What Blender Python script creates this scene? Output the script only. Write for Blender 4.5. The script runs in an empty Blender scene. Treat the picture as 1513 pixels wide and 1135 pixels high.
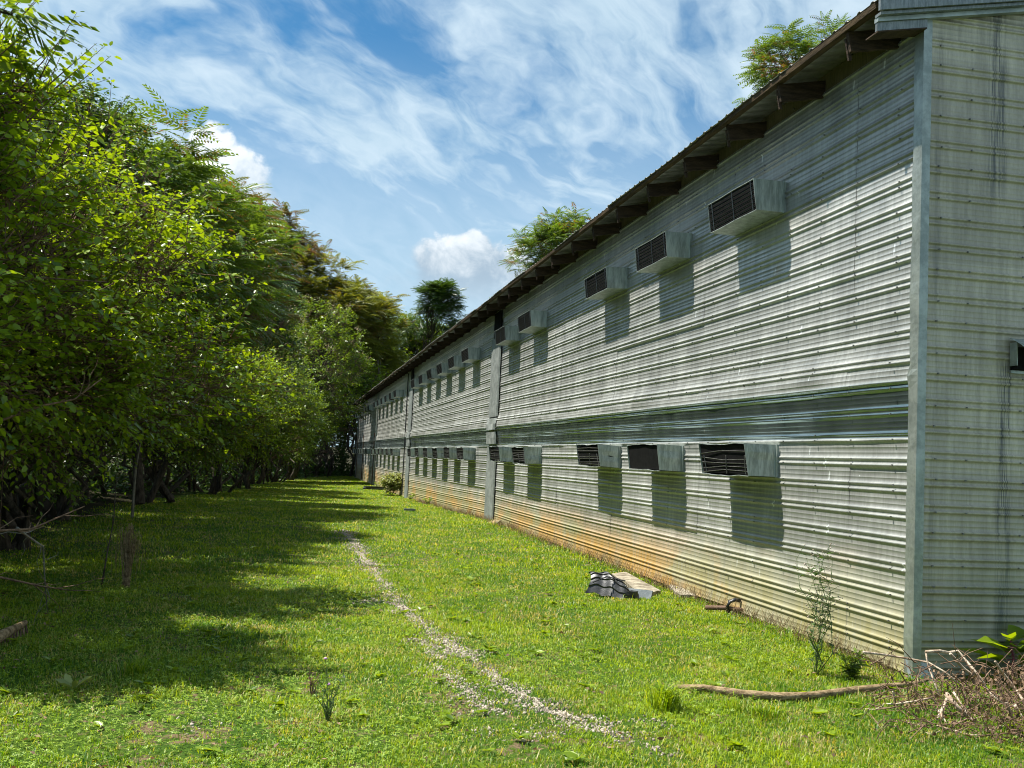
import bpy, math, random
import numpy as np
from mathutils import Vector, Matrix
rng = np.random.default_rng(7)
random.seed(7)
sc = bpy.context.scene
R = math.radians

# ---------------------------------------------------------------- camera
EYE = Vector((0, 0, 1.65))
cr = Vector((0.97721489, -0.20694601, 0.04716356))
cu = Vector((-0.06125828, -0.0622342, 0.99617987))
cf = Vector((0.20322027, 0.97637096, 0.07349335))
cam_d = bpy.data.cameras.new('camera')
cam = bpy.data.objects.new('camera', cam_d)
sc.collection.objects.link(cam)
cam.matrix_world = Matrix(((cr.x, cu.x, -cf.x, EYE.x), (cr.y, cu.y, -cf.y, EYE.y), (cr.z, cu.z, -cf.z, EYE.z), (0, 0, 0, 1)))
cam_d.sensor_width = 36
cam_d.lens = 36.286
cam_d.clip_start = 0.05
cam_d.clip_end = 3000
sc.camera = cam

# ---------------------------------------------------------------- exposure
sc.view_settings.view_transform = 'Standard'
sc.view_settings.look = 'None'
sc.view_settings.exposure = 1.1
sc.view_settings.gamma = 1.0
sc.cycles.pixel_filter_type = 'BLACKMAN_HARRIS'
sc.cycles.filter_width = 1.0

# ---------------------------------------------------------------- sun
SUNV = Vector((-1.0, 0.43, 2.24)).normalized()
sd = bpy.data.lights.new('sun', 'SUN')
sd.energy = 5.0
sd.angle = R(0.55)
sd.color = (1.0, 0.96, 0.88)
sun = bpy.data.objects.new('sun', sd)
sc.collection.objects.link(sun)
sun.rotation_euler = SUNV.to_track_quat('Z', 'Y').to_euler()
sun.location = (-20, 10, 40)

# ---------------------------------------------------------------- world
class NT:
    """small wrapper for building node trees"""
    def __init__(s, tree):
        s.t = tree
    def n(s, kind, **kw):
        nd = s.t.nodes.new(kind)
        for k, v in kw.items():
            if k.startswith('_'):
                setattr(nd, k[1:], v)
        return nd
    def l(s, a, b):
        s.t.links.new(a, b)
    def setin(s, nd, i, v):
        if v is None: return
        if hasattr(v, 'bl_rna') and isinstance(v, bpy.types.NodeSocket):
            s.l(v, nd.inputs[i])
        else:
            nd.inputs[i].default_value = v
    def math(s, op, a, b=None, c=None, clamp=False):
        nd = s.t.nodes.new('ShaderNodeMath'); nd.operation = op; nd.use_clamp = clamp
        s.setin(nd, 0, a); s.setin(nd, 1, b); s.setin(nd, 2, c)
        return nd.outputs[0]
    def vmath(s, op, a, b=None, out=0):
        nd = s.t.nodes.new('ShaderNodeVectorMath'); nd.operation = op
        s.setin(nd, 0, a); s.setin(nd, 1, b)
        return nd.outputs[out]
    def dot(s, a, b):
        return s.vmath('DOT_PRODUCT', a, b, out='Value')
    def xyz(s, v):
        nd = s.t.nodes.new('ShaderNodeSeparateXYZ'); s.setin(nd, 0, v)
        return nd.outputs[0], nd.outputs[1], nd.outputs[2]
    def comb(s, x, y, z):
        nd = s.t.nodes.new('ShaderNodeCombineXYZ')
        s.setin(nd, 0, x); s.setin(nd, 1, y); s.setin(nd, 2, z)
        return nd.outputs[0]
    def noise(s, v, scale=5, detail=4, rough=.55, dist=0, lac=2.0, out='Fac'):
        nd = s.t.nodes.new('ShaderNodeTexNoise')
        s.setin(nd, 'Vector', v)
        nd.inputs['Scale'].default_value = scale; nd.inputs['Detail'].default_value = detail
        nd.inputs['Roughness'].default_value = rough; nd.inputs['Distortion'].default_value = dist
        nd.inputs['Lacunarity'].default_value = lac
        return nd.outputs[out]
    def sstep(s, v, lo, hi, a=0.0, b=1.0):
        nd = s.t.nodes.new('ShaderNodeMapRange'); nd.interpolation_type = 'SMOOTHSTEP'
        s.setin(nd, 0, v)
        nd.inputs[1].default_value = lo; nd.inputs[2].default_value = hi
        nd.inputs[3].default_value = a; nd.inputs[4].default_value = b
        return nd.outputs[0]
    def mix(s, f, a, b, blend='MIX'):
        nd = s.t.nodes.new('ShaderNodeMix'); nd.data_type = 'RGBA'; nd.blend_type = blend
        s.setin(nd, 0, f); s.setin(nd, 6, a); s.setin(nd, 7, b)
        return nd.outputs[2]
    def ramp(s, f, stops):
        nd = s.t.nodes.new('ShaderNodeValToRGB'); s.setin(nd, 0, f)
        e = nd.color_ramp.elements
        while len(e) < len(stops): e.new(0.5)
        for el, (p, c) in zip(e, stops):
            el.position = p; el.color = (c[0], c[1], c[2], 1)
        return nd.outputs[0]

w = bpy.data.worlds.new('World')
sc.world = w
w.use_nodes = True
w.node_tree.nodes.clear()
N = NT(w.node_tree)
sky = N.n('ShaderNodeTexSky', _sky_type='NISHITA', _sun_disc=False, _sun_elevation=math.asin(SUNV.z),
          _sun_rotation=math.atan2(SUNV.x, SUNV.y) % (2 * math.pi), _altitude=300, _air_density=1.0, _dust_density=0.6, _ozone_density=2.0)
tc = N.n('ShaderNodeTexCoord')
D = tc.outputs['Generated']
dx, dy, dz = N.xyz(D)
# wind-drawn high cloud: projected on a high flat layer
den = N.math('ADD', N.math('MAXIMUM', dz, 0.0), 0.42)
px_ = N.math('DIVIDE', dx, den); py_ = N.math('DIVIDE', dy, den)
ang = R(-38)
ca, sa = math.cos(ang), math.sin(ang)
u_ = N.math('ADD', N.math('MULTIPLY', px_, ca), N.math('MULTIPLY', py_, -sa))
v_ = N.math('ADD', N.math('MULTIPLY', px_, sa), N.math('MULTIPLY', py_, ca))
pv = N.comb(N.math('MULTIPLY', u_, 2.3), N.math('MULTIPLY', v_, 3.6), 5.2)
warp = N.noise(pv, 1.1, 4, .55, out='Color')
pw = N.vmath('ADD', pv, N.vmath('MULTIPLY', N.vmath('SUBTRACT', warp, (.5, .5, .5)), (1.3, 1.3, 1.3)))
c1 = N.noise(pw, 1.15, 7, .50, .1)
c2 = N.noise(N.vmath('MULTIPLY', pw, (1.0, 2.2, 1)), 2.6, 7, .55, .15)
c3 = N.noise(N.comb(N.math('MULTIPLY', u_, 2.0), N.math('MULTIPLY', v_, 3.0), 9.1), 9.0, 5, .6, .2)
cir = N.math('ADD', N.math('ADD', N.math('MULTIPLY', c1, .64), N.math('MULTIPLY', c2, .24)), N.math('MULTIPLY', c3, .12))
cir = N.sstep(cir, 0.365, 0.60)
hz = N.sstep(dz, 0.14, 0.44, 0.78, 0.0)
cir = N.math('MAXIMUM', N.math('MULTIPLY_ADD', cir, 0.80, 0.08), hz)
SK = 0.039
skyc = N.vmath('MULTIPLY', sky.outputs[0], (SK * .28, SK * 1.08, SK * 1.45))
cl_col = N.mix(c2, (0.215, 0.315, 0.385, 1), (0.41, 0.475, 0.52, 1))
col = N.mix(cir, skyc, cl_col)
# heaped clouds standing low over the wood
def heap(col, c, rx, ry, seed, shade):
    c = Vector(c).normalized()
    rt = c.cross(Vector((0, 0, 1))).normalized(); up = rt.cross(c)
    f = N.math('MAXIMUM', N.dot(D, tuple(c)), .05)
    a = N.math('DIVIDE', N.dot(D, tuple(rt)), f); b = N.math('DIVIDE', N.dot(D, tuple(up)), f)
    q = N.comb(a, b, seed)
    n1 = N.noise(q, 13, 3, .5); n2 = N.noise(q, 30, 7, .62, .3); n3 = N.noise(q, 7, 5, .6)
    bb = N.math('MULTIPLY', b, N.sstep(b, -.01, .01, .55, 1.0))
    r2 = N.math('SQRT', N.math('ADD', N.math('POWER', N.math('ABSOLUTE', N.math('DIVIDE', a, rx)), 2), N.math('POWER', N.math('ABSOLUTE', N.math('DIVIDE', bb, ry)), 2)))
    m = N.math('ADD', r2, N.math('MULTIPLY', N.math('SUBTRACT', n1, .5), -2.4))
    m = N.math('ADD', m, N.math('MULTIPLY', N.math('SUBTRACT', n2, .5), -1.0))
    fr = N.math('GREATER_THAN', N.dot(D, tuple(c)), .3)
    soft = N.sstep(b, -ry * .9, ry * .5, .9, .22)
    m = N.math('DIVIDE', N.math('SUBTRACT', m, .62), soft)
    m = N.math('MULTIPLY', N.math('MULTIPLY', N.sstep(m, 0, 1.0, .95, 0), fr), N.sstep(N.math('ADD', b, N.math('MULTIPLY', N.math('SUBTRACT', n3, .5), ry)), -ry * .9, -ry * .1))
    sh = N.sstep(N.math('ADD', N.math('MULTIPLY', n2, .9), N.math('ADD', N.math('MULTIPLY', n1, .5), N.math('DIVIDE', b, ry * 3.2))), .55, .98)
    cc = N.mix(sh, shade, (.48, .51, .53, 1))
    return N.mix(m, col, cc)
def pdir(px, py):
    return cf + cr * ((px - 756.5) / 1525) - cu * ((py - 567.5) / 1525)
col = heap(col, pdir(322, 272), .050, .046, 1.3, (.23, .30, .37, 1))
col = heap(col, pdir(690, 388), .062, .058, 4.1, (.20, .26, .32, 1))
bg = N.n('ShaderNodeBackground'); bg.inputs[1].default_value = 1.0
N.l(col, bg.inputs[0])
wo = N.n('ShaderNodeOutputWorld'); N.l(bg.outputs[0], wo.inputs[0])

# ---------------------------------------------------------------- helpers
def gz(x, y):
    """height of the ground"""
    x = np.asarray(x, float); y = np.asarray(y, float)
    z = np.interp(y, [-20, 8, 27, 46, 66, 90, 400], [0, 0, .05, -.3, -.38, -.42, -.4])
    z = z + .025 * np.sin(x * 1.1 + y * .35) * np.sin(y * .6 + 1) + .012 * np.sin(x * 3.1 + 1) * np.sin(y * 2.3)
    z = z + np.clip((-x - 4.2) * .08, 0, .5)
    return z
def g1(x, y): return float(gz(x, y))
def at(px, py, Y):
    """the point at distance Y (along +Y) that photo pixel (px, py) looks at"""
    d = pdir(px, py)
    return EYE + d * (Y / d.y)
def atg(px, py):
    z = 0.0
    for _ in range(5):
        d = pdir(px, py); p = EYE + d * ((z - EYE.z) / d.z); z = g1(p.x, p.y)
    return Vector((p.x, p.y, z))

def mesh_np(name, V, F, smooth=False):
    V = np.asarray(V, np.float32); F = np.asarray(F, np.int32)
    me = bpy.data.meshes.new(name)
    k = F.shape[1]
    me.vertices.add(len(V)); me.vertices.foreach_set('co', V.ravel())
    me.loops.add(F.size); me.loops.foreach_set('vertex_index', F.ravel())
    me.polygons.add(len(F))
    me.polygons.foreach_set('loop_start', np.arange(0, F.size, k, dtype=np.int32))
    try: me.polygons.foreach_set('loop_total', np.full(len(F), k, np.int32))
    except Exception: pass
    if smooth: me.polygons.foreach_set('use_smooth', np.ones(len(F), bool))
    me.update(calc_edges=True)
    return me
def mesh_py(name, V, F, smooth=False):
    me = bpy.data.meshes.new(name)
    me.from_pydata([tuple(v) for v in V], [], F)
    if smooth: me.polygons.foreach_set('use_smooth', [True] * len(me.polygons))
    me.update()
    return me
def link(name, me, mat, parent=None, loc=None):
    o = bpy.data.objects.new(name, me)
    sc.collection.objects.link(o)
    if mat is not None and me is not None:
        if not me.materials: me.materials.append(mat)
    if parent is not None:
        o.parent = parent
        top = parent
        o.matrix_parent_inverse = Matrix.Identity(4)
    if loc is not None: o.location = loc
    return o
def tag(o, label=None, cat=None, group=None, kind=None):
    if label: o['label'] = label
    if cat: o['category'] = cat
    if group: o['group'] = group
    if kind: o['kind'] = kind
    return o
def empty(name, loc, label, cat, group=None):
    o = bpy.data.objects.new(name, None)
    sc.collection.objects.link(o)
    o.location = loc; o.empty_display_size = .2
    return tag(o, label, cat, group)
class MB:
    """collects shapes into one mesh (world coordinates, moved to the parent's origin on build)"""
    def __init__(s): s.V = []; s.F = []
    def add(s, V, F):
        b = len(s.V); s.V += [tuple(v) for v in V]; s.F += [tuple(i + b for i in f) for f in F]
    def box(s, x0, x1, y0, y1, z0, z1, rot=None, c=None):
        V = [Vector((x, y, z)) for z in (z0, z1) for y in (y0, y1) for x in (x0, x1)]
        if rot is not None: V = [rot @ v for v in V]
        if c is not None: V = [v + Vector(c) for v in V]
        s.add(V, [(0, 2, 3, 1), (4, 5, 7, 6), (0, 1, 5, 4), (2, 6, 7, 3), (0, 4, 6, 2), (1, 3, 7, 5)])
    def tube(s, pts, rad, n=6, cap=True):
        pts = [Vector(p) for p in pts]; m = len(pts)
        if not hasattr(rad, '__len__'): rad = [rad] * m
        V = []
        for i, p in enumerate(pts):
            t = (pts[min(i + 1, m - 1)] - pts[max(i - 1, 0)]).normalized()
            a = t.cross(Vector((.31, .17, .93)));
            if a.length < .1: a = t.cross(Vector((1, 0, 0)))
            a.normalize(); b = t.cross(a)
            for k in range(n):
                th = 2 * math.pi * k / n
                V.append(p + (a * math.cos(th) + b * math.sin(th)) * rad[i])
        F = []
        for i in range(m - 1):
            for k in range(n):
                F.append((i * n + k, i * n + (k + 1) % n, (i + 1) * n + (k + 1) % n, (i + 1) * n + k))
        if cap: F += [tuple(range(n))[::-1], tuple((m - 1) * n + k for k in range(n))]
        s.add(V, F)
    def build(s, name, mat, parent=None, smooth=False, origin=None):
        o0 = Vector(origin) if origin is not None else (wloc(parent) if parent is not None else Vector((0, 0, 0)))
        me = mesh_py(name, [Vector(v) - o0 for v in s.V], s.F, smooth)
        o = link(name, me, mat, parent)
        if parent is None: o.location = o0
        return o
def wloc(o):
    v = Vector((0, 0, 0))
    while o is not None:
        v = v + o.location; o = o.parent
    return v
def np_child(name, V, F, mat, parent, smooth=False):
    V = np.asarray(V) - np.array(wloc(parent))
    return link(name, mesh_np(name, V, F, smooth), mat, parent)
def children(o): return [c for c in bpy.data.objects if c.parent == o]
def copy_tree(o, loc, rz=0, scale=1, label=None, kids=None):
    c = o.copy(); sc.collection.objects.link(c); c.location = loc; c.rotation_euler = (0, 0, rz)
    c.scale = scale if hasattr(scale, '__len__') else (scale,) * 3
    if label: c['label'] = label
    for ch in (kids if kids is not None else children(o)):
        d = ch.copy(); sc.collection.objects.link(d); d.parent = c
    return c

# ---------------------------------------------------------------- materials
def mat(name):
    m = bpy.data.materials.new(name); m.use_nodes = True
    m.node_tree.nodes.clear()
    return m, NT(m.node_tree)
def out(T, sh, disp=None):
    o = T.n('ShaderNodeOutputMaterial'); T.l(sh, o.inputs[0])
def princ(T, col, rough=.5, metal=0., spec=.5, normal=None):
    p = T.n('ShaderNodeBsdfPrincipled')
    T.setin(p, 'Base Color', col); T.setin(p, 'Roughness', rough); T.setin(p, 'Metallic', metal)
    T.setin(p, 'Specular IOR Level', spec)
    if normal is not None: T.l(normal, p.inputs['Normal'])
    return p
def bump(T, h, dist=.01, st=1.0):
    b = T.n('ShaderNodeBump'); b.inputs['Distance'].default_value = dist; b.inputs['Strength'].default_value = st
    T.l(h, b.inputs['Height'])
    return b.outputs[0]
def pos(T):
    return T.n('ShaderNodeNewGeometry').outputs['Position']
def objc(T):
    return T.n('ShaderNodeTexCoord').outputs['Object']
def plain(name, a, b, scale=8, rough=.6, metal=0., bd=.003, spec=.4, stretch=(1, 1, 1)):
    m, T = mat(name)
    v = T.vmath('MULTIPLY', pos(T), stretch)
    n = T.noise(v, scale, 6, .6); n2 = T.noise(v, scale * 5, 4, .6)
    c = T.mix(T.sstep(T.math('ADD', T.math('MULTIPLY', n, .7), T.math('MULTIPLY', n2, .3)), .35, .65), (*a, 1), (*b, 1))
    p = princ(T, c, rough, metal, spec, bump(T, T.math('ADD', n, n2), bd))
    out(T, p.outputs[0]); return m
def leafmat(name, dark, light, trans=.4, tint=(1.25, 1.15, .4), rough=.42, var_scale=.8, spec=.5, extra=None):
    m, T = mat(name)
    g = T.n('ShaderNodeNewGeometry')
    rnd = g.outputs['Random Per Island']
    n = T.noise(g.outputs['Position'], var_scale, 3, .5)
    f = T.math('ADD', T.math('MULTIPLY', rnd, .75), T.math('MULTIPLY', T.math('SUBTRACT', n, .3), .8), clamp=True)
    c = T.mix(f, (*dark, 1), (*light, 1))
    if extra:
        ecol, lo, hi = extra
        n3 = T.noise(g.outputs['Position'], var_scale * 1.7, 3, .5)
        e = T.sstep(T.math('ADD', n3, T.math('MULTIPLY', T.math('SUBTRACT', rnd, .5), .25)), lo, hi)
        c = T.mix(e, c, (*ecol, 1))
    p = princ(T, c, rough, 0, spec)
    t = T.n('ShaderNodeBsdfTranslucent')
    T.l(T.mix(1.0, c, (*tint, 1), 'MULTIPLY'), t.inputs[0])
    mx = T.n('ShaderNodeMixShader'); mx.inputs[0].default_value = trans
    T.l(p.outputs[0], mx.inputs[1]); T.l(t.outputs[0], mx.inputs[2])
    out(T, mx.outputs[0]); return m

# galvanised siding: weathered aluminium sheets
def siding(name, end=False):
    m, T = mat(name)
    P = pos(T); x, y, z = T.xyz(P)
    u = T.math('ADD', x, y)
    # tone of each sheet
    wn = T.n('ShaderNodeTexWhiteNoise'); wn.noise_dimensions = '2D'
    T.l(T.comb(T.math('FLOOR', T.math('DIVIDE', T.math('SUBTRACT', u, 5.148 if end else 13.0), 3.66)),
               T.math('FLOOR', T.math('DIVIDE', T.math('SUBTRACT', z, -.06), .896)), 0), wn.inputs['Vector'])
    tone = T.math('MULTIPLY_ADD', wn.outputs['Value'], .30, .84)
    # broad mottling and run-off streaks
    st = T.noise(T.comb(T.math('MULTIPLY', u, 14), T.math('MULTIPLY', z, .8), 0), 1, 5, .65)
    mo = T.noise(P, 1.6, 6, .6)
    blk = T.noise(T.comb(T.math('MULTIPLY', u, 3.5), T.math('MULTIPLY', z, 1.2), 2), 1, 4, .5)
    fine = T.noise(T.comb(T.math('MULTIPLY', u, 60), T.math('MULTIPLY', z, 22), 0), 1, 3, .6)
    tone = T.math('MULTIPLY', tone, T.sstep(st, .25, .75, .70 if end else .80, 1.10))
    tone = T.math('MULTIPLY', tone, T.sstep(mo, .3, .7, .92, 1.06))
    tone = T.math('MULTIPLY', tone, T.sstep(blk, .3, .7, .88, 1.08))
    tone = T.math('MULTIPLY', tone, T.sstep(fine, .3, .7, .93, 1.05))
    base = (0.40, 0.36, 0.275, 1) if end else (0.43, 0.435, 0.405, 1)
    c = T.mix(1.0, base, T.comb(tone, tone, tone), 'MULTIPLY')
    metal = .12 if end else .52
    rough = T.sstep(mo, .3, .7, .36, .48)
    if not end:
        # bent belt sheet between the floors: shinier, with dark tree reflections painted in
        belt = T.math('MULTIPLY', T.sstep(z, 1.99, 2.02), T.sstep(z, 2.46, 2.52, 1, 0))
        c = T.mix(belt, c, T.mix(blk, (.19, .25, .25, 1), (.42, .50, .50, 1))); rough = T.mix(belt, rough, T.math('MULTIPLY_ADD', blk, .20, .13))
        mt = T.math('MULTIPLY_ADD', belt, .40, metal)
        # scratches and scuffs
        sv = T.n('ShaderNodeTexVoronoi'); sv.feature = 'F1'
        T.l(T.comb(T.math('MULTIPLY', T.math('ADD', u, T.math('MULTIPLY', z, .15)), 5.5), T.math('MULTIPLY', z, 1.6), 0), sv.inputs['Vector'])
        sv.inputs['Scale'].default_value = 1; 
        sl = T.math('MULTIPLY', T.math('LESS_THAN', sv.outputs['Distance'], .085), T.math('GREATER_THAN', T.noise(P, 2.5, 2, .5), .46))
        c = T.mix(T.math('MULTIPLY', sl, .75), c, (.85, .87, .85, 1))
        # dark rubs, drips below laps and a few holes
        dk = T.sstep(T.noise(T.comb(T.math('MULTIPLY', u, 20), T.math('MULTIPLY', z, 3.2), 7), 1, 5, .7), .60, .74)
        c = T.mix(T.math('MULTIPLY', dk, .45), c, (.16, .18, .17, 1))
        hv = T.n('ShaderNodeTexVoronoi'); T.l(T.comb(T.math('MULTIPLY', u, .9), T.math('MULTIPLY', z, 1.3), 4), hv.inputs['Vector']); hv.inputs['Scale'].default_value = 1
        hole = T.math('LESS_THAN', T.math('ADD', hv.outputs['Distance'], T.math('MULTIPLY', T.noise(P, 40, 2, .5), .02)), .030)
        c = T.mix(T.math('MULTIPLY', hole, .9), c, (.02, .02, .018, 1))
        # splash-back soil and algae near the ground
        gl = T.math('ADD', z, T.math('MULTIPLY', T.math('SUBTRACT', T.noise(T.comb(T.math('MULTIPLY', u, .55), z, 0), 1, 4, .5), .5), .55))
        sm = T.sstep(gl, .20, 1.12, 1, 0)
        olive = (.27, .24, .11, 1); ochre = (.38, .22, .055, 1)
        og = T.math('MULTIPLY', T.sstep(y, 11.0, 14.5), T.sstep(y, 20, 27, 1, .25))
        orng = T.sstep(T.math('ADD', T.noise(T.comb(T.math('MULTIPLY', u, .5), T.math('MULTIPLY', z, 1.4), 5), 1, 4, .6), T.math('MULTIPLY', og, .16)), .50, .66)
        dirt = T.mix(orng, olive, ochre)
        sm2 = T.math('MULTIPLY', sm, T.math('MULTIPLY', T.sstep(st, .25, .60, .65, 1.0), T.sstep(mo, .3, .6, .8, 1)))
        c = T.mix(sm2, c, dirt)
        mt = T.math('MULTIPLY', mt, T.sstep(sm2, 0, .8, 1, .15))
        # far sections are rustier and streaked
        far = T.math('MULTIPLY', T.sstep(u, 50, 62), T.math('MULTIPLY', T.sstep(z, .2, 1.4, 1, .25), T.sstep(st, .40, .62)))
        c = T.mix(T.math('MULTIPLY', far, .6), c, (.24, .17, .09, 1))
        rst = T.math('MULTIPLY', T.sstep(T.noise(T.comb(T.math('MULTIPLY', u, .6), T.math('MULTIPLY', z, 1.1), 8), 1, 5, .6), .66, .74), .45)
        c = T.mix(rst, c, (.42, .30, .14, 1))
    else:
        mt = metal
        # black run-off below the gable joint and below the awning
        def streak(cx, wd, z0, z1, dens):
            a = T.math('DIVIDE', T.math('ABSOLUTE', T.math('SUBTRACT', x, cx)), wd)
            a = T.sstep(a, .3, 1.0, 1, 0)
            b = T.math('MULTIPLY', T.sstep(z, z0, z0 + .5), T.sstep(z, z1 - .12, z1, 1, 0))
            s = T.noise(T.comb(T.math('MULTIPLY', x, 46), T.math('MULTIPLY', z, 1.3), 0), 1, 5, .7)
            return T.math('MULTIPLY', T.math('MULTIPLY', a, b), T.math('MULTIPLY', T.sstep(s, .40, .62), dens))
        sk = T.math('MAXIMUM', streak(5.86, .13, 3.9, 6.0, .85), streak(5.97, .10, .0, 2.75, .9))
        sk = T.math('MAXIMUM', sk, streak(5.29, .05, .2, 5.6, .35))
        c = T.mix(sk, c, (.05, .055, .06, 1))
        al = T.math('MULTIPLY', T.sstep(z, .0, 1.6, .55, 0), T.sstep(mo, .3, .6))
        c = T.mix(al, c, (.22, .25, .14, 1))
    h = T.math('ADD', T.math('MULTIPLY', fine, .25), T.noise(T.comb(T.math('MULTIPLY', u, 3), T.math('MULTIPLY', z, 2), 0), 1, 4, .5))
    p = princ(T, c, rough, mt, .5, bump(T, h, .0015))
    out(T, p.outputs[0]); return m

M = {}
M['siding'] = siding('weathered siding')
M['siding_end'] = siding('weathered end siding', True)
M['trim'] = plain('galvanised trim', (.22, .245, .22), (.37, .40, .36), 5, .42, .6, .002)
M['batten'] = plain('ribbed joint sheet', (.23, .25, .235), (.38, .405, .38), 5, .5, .3, .003)
M['rake'] = plain('dull rake flashing', (.13, .145, .14), (.26, .275, .265), 9, .45, .5, .002, stretch=(6, 1, 1))
M['hood'] = plain('grey hood sheet', (.20, .23, .21), (.42, .47, .44), 3, .5, .35, .003, stretch=(5, 5, .7))
M['grille'] = plain('black grille', (.010, .010, .011), (.03, .03, .032), 12, .6, 0, .001)
M['unlit_fill'] = plain('black cavity', (.004, .004, .004), (.009, .009, .009), 12, .9, 0, .001, spec=.1)  # near-black colour that paints in the dark of unlit hollows
M['bar'] = plain('grey wire', (.06, .058, .06), (.17, .165, .16), 9, .45, .3, .001)
M['wood'] = plain('dark weathered wood', (.022, .015, .010), (.070, .046, .028), 4, .85, 0, .006, spec=.2, stretch=(1, 1, 6))
M['edgewood'] = plain('brown eave board', (.035, .023, .012), (.10, .066, .032), 3, .8, 0, .006, spec=.2, stretch=(6, 1, 6))
M['boards'] = plain('olive brown panel', (.10, .085, .045), (.17, .14, .08), 5, .8, 0, .003, stretch=(1, 10, 1))
M['roof'] = plain('roof sheet', (.13, .125, .115), (.27, .26, .24), 3, .45, .5, .003)
M['concrete'] = plain('weathered concrete', (.12, .10, .07), (.36, .32, .24), 6, .9, 0, .01, spec=.2)
M['soilconc'] = plain('soiled footing', (.16, .12, .06), (.34, .25, .13), 5, .9, 0, .01, spec=.2)
M['slab'] = plain('dark slab', (.08, .10, .11), (.15, .17, .18), 7, .7, 0, .004)
M['blackplastic'] = plain('black plastic', (.006, .007, .008), (.020, .021, .023), 10, .42, 0, .002, spec=.6)
M['rustpipe'] = plain('rusty pipe', (.09, .05, .03), (.18, .11, .07), 20, .8, .1, .003)
M['screw'] = plain('screw head', (.10, .10, .09), (.25, .25, .23), 30, .5, .5, .001)
M['bark'] = plain('grey brown bark', (.035, .028, .020), (.11, .09, .07), 7, .9, 0, .015, spec=.15, stretch=(2, 2, .5))
M['bark_pale'] = plain('pale bark', (.11, .10, .08), (.26, .24, .20), 9, .9, 0, .01, spec=.15, stretch=(2, 2, .5))
M['deadwood'] = plain('pale dead wood', (.22, .15, .10), (.60, .50, .38), 14, .85, 0, .004, spec=.2)
M['twig'] = plain('brown twig', (.07, .042, .028), (.24, .15, .095), 14, .85, 0, .003, spec=.2)
M['greenstem'] = plain('green stem', (.05, .09, .02), (.12, .17, .05), 14, .6, 0, .001)
M['purplestem'] = plain('purple stem', (.10, .015, .03), (.16, .03, .05), 14, .5, 0, .001)
M['tansoil'] = plain('old log', (.10, .065, .03), (.38, .28, .16), 7, .9, 0, .01, spec=.15, stretch=(1, 4, 4))

# ---------------------------------------------------------------- ground
gm, T = mat('lawn soil and turf')
P = pos(T); x, y, z = T.xyz(P)
n1 = T.noise(P, .9, 6, .6); n2 = T.noise(P, 14, 6, .7); n3 = T.noise(P, 60, 4, .7)
turf = T.mix(T.sstep(n1, .3, .7), (.045, .110, .010, 1), (.115, .185, .018, 1))
turf = T.mix(T.sstep(n3, .35, .65), turf, (.035, .075, .008, 1))
soil = T.mix(n2, (.10, .065, .035, 1), (.26, .19, .11, 1))
bare = T.sstep(T.math('ADD', T.math('MULTIPLY', n2, .6), T.math('MULTIPLY', T.noise(P, 2.1, 4, .6), .6)), .61, .72)
c = T.mix(bare, turf, soil)
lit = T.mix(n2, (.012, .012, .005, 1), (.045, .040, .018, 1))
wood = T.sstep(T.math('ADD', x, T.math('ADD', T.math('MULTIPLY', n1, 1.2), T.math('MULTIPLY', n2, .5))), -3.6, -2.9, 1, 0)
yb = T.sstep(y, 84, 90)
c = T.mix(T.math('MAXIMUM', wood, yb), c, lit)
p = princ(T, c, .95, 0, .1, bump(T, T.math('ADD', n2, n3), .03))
out(T, p.outputs[0])
ys = np.concatenate([np.arange(-6, 14, .16), np.arange(14, 40, .5), np.arange(40, 110, 1.5), [115, 130, 160, 220, 400, 900, 1800]])
xs = np.concatenate([[-1500, -600, -200, -90, -45, -28, -18, -12], np.arange(-9, 6.5, .2), [7, 9, 12, 18, 30, 60, 200, 600, 1500]])
X, Y = np.meshgrid(xs, ys)
Z = gz(X, Y)
hl = np.clip((np.abs(Y) - 150) / 400, 0, 1); Z = Z + hl * 6
V = np.stack([X.ravel(), Y.ravel(), Z.ravel()], 1)
nx, ny = len(xs), len(ys)
I = (np.arange(ny - 1)[:, None] * nx + np.arange(nx - 1)[None, :]).ravel()
F = np.stack([I, I + 1, I + nx + 1, I + nx], 1)
ground = link('ground', mesh_np('ground', V, F, True), gm); tag(ground, kind='structure')

# ================================================================ BUILDING
WX = 5.148; CY = 7.825; YE = 86.6; BW = 9.2; PER = .224
barn = empty('poultry_house', (WX, CY, 0), 'long two storey metal clad poultry house with rows of vent hoods', 'building')

def wob(a, b, s=0.):
    return (np.sin(a * 1.7 + s) * np.sin(b * 2.9 + 1.3 * s) + .6 * np.sin(a * 4.3 + b * 1.9 + s) + .35 * np.sin(a * 9.1 - b * 5.3 + 2 * s)) / 1.95

def rib_rows(z0, z1, phase):
    """heights of profile vertices and how far each stands out"""
    zs = []; hs = []
    k0 = math.floor((z0 - phase) / PER) - 1; k = k0
    a = []
    for c in (0., .056):
        for q in range(-5, 6):
            t = q / 5.
            a.append((c + t * .0150, .0130 * math.cos(t * math.pi / 2) ** .7 if abs(t) < 1 else 0))
    for c in (.112, .160):
        a += [(c - .003, 0), (c, .0018), (c + .003, 0)]
    a.append((.19, 0))
    a.sort()
    while phase + k * PER < z1:
        for dz_, h in a:
            zz = phase + k * PER + dz_
            if z0 < zz < z1: zs.append(zz); hs.append(h)
        k += 1
    return np.array([z0] + zs + [z1]), np.array([0] + hs + [0])

def belt_off(z):
    """outward bow of the sheets between the two floors"""
    return np.interp(z, [1.90, 1.99, 2.02, 2.40, 2.53, 2.58, 2.80, 2.95], [0, .016, .0, .038, .068, .064, .012, 0])

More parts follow.
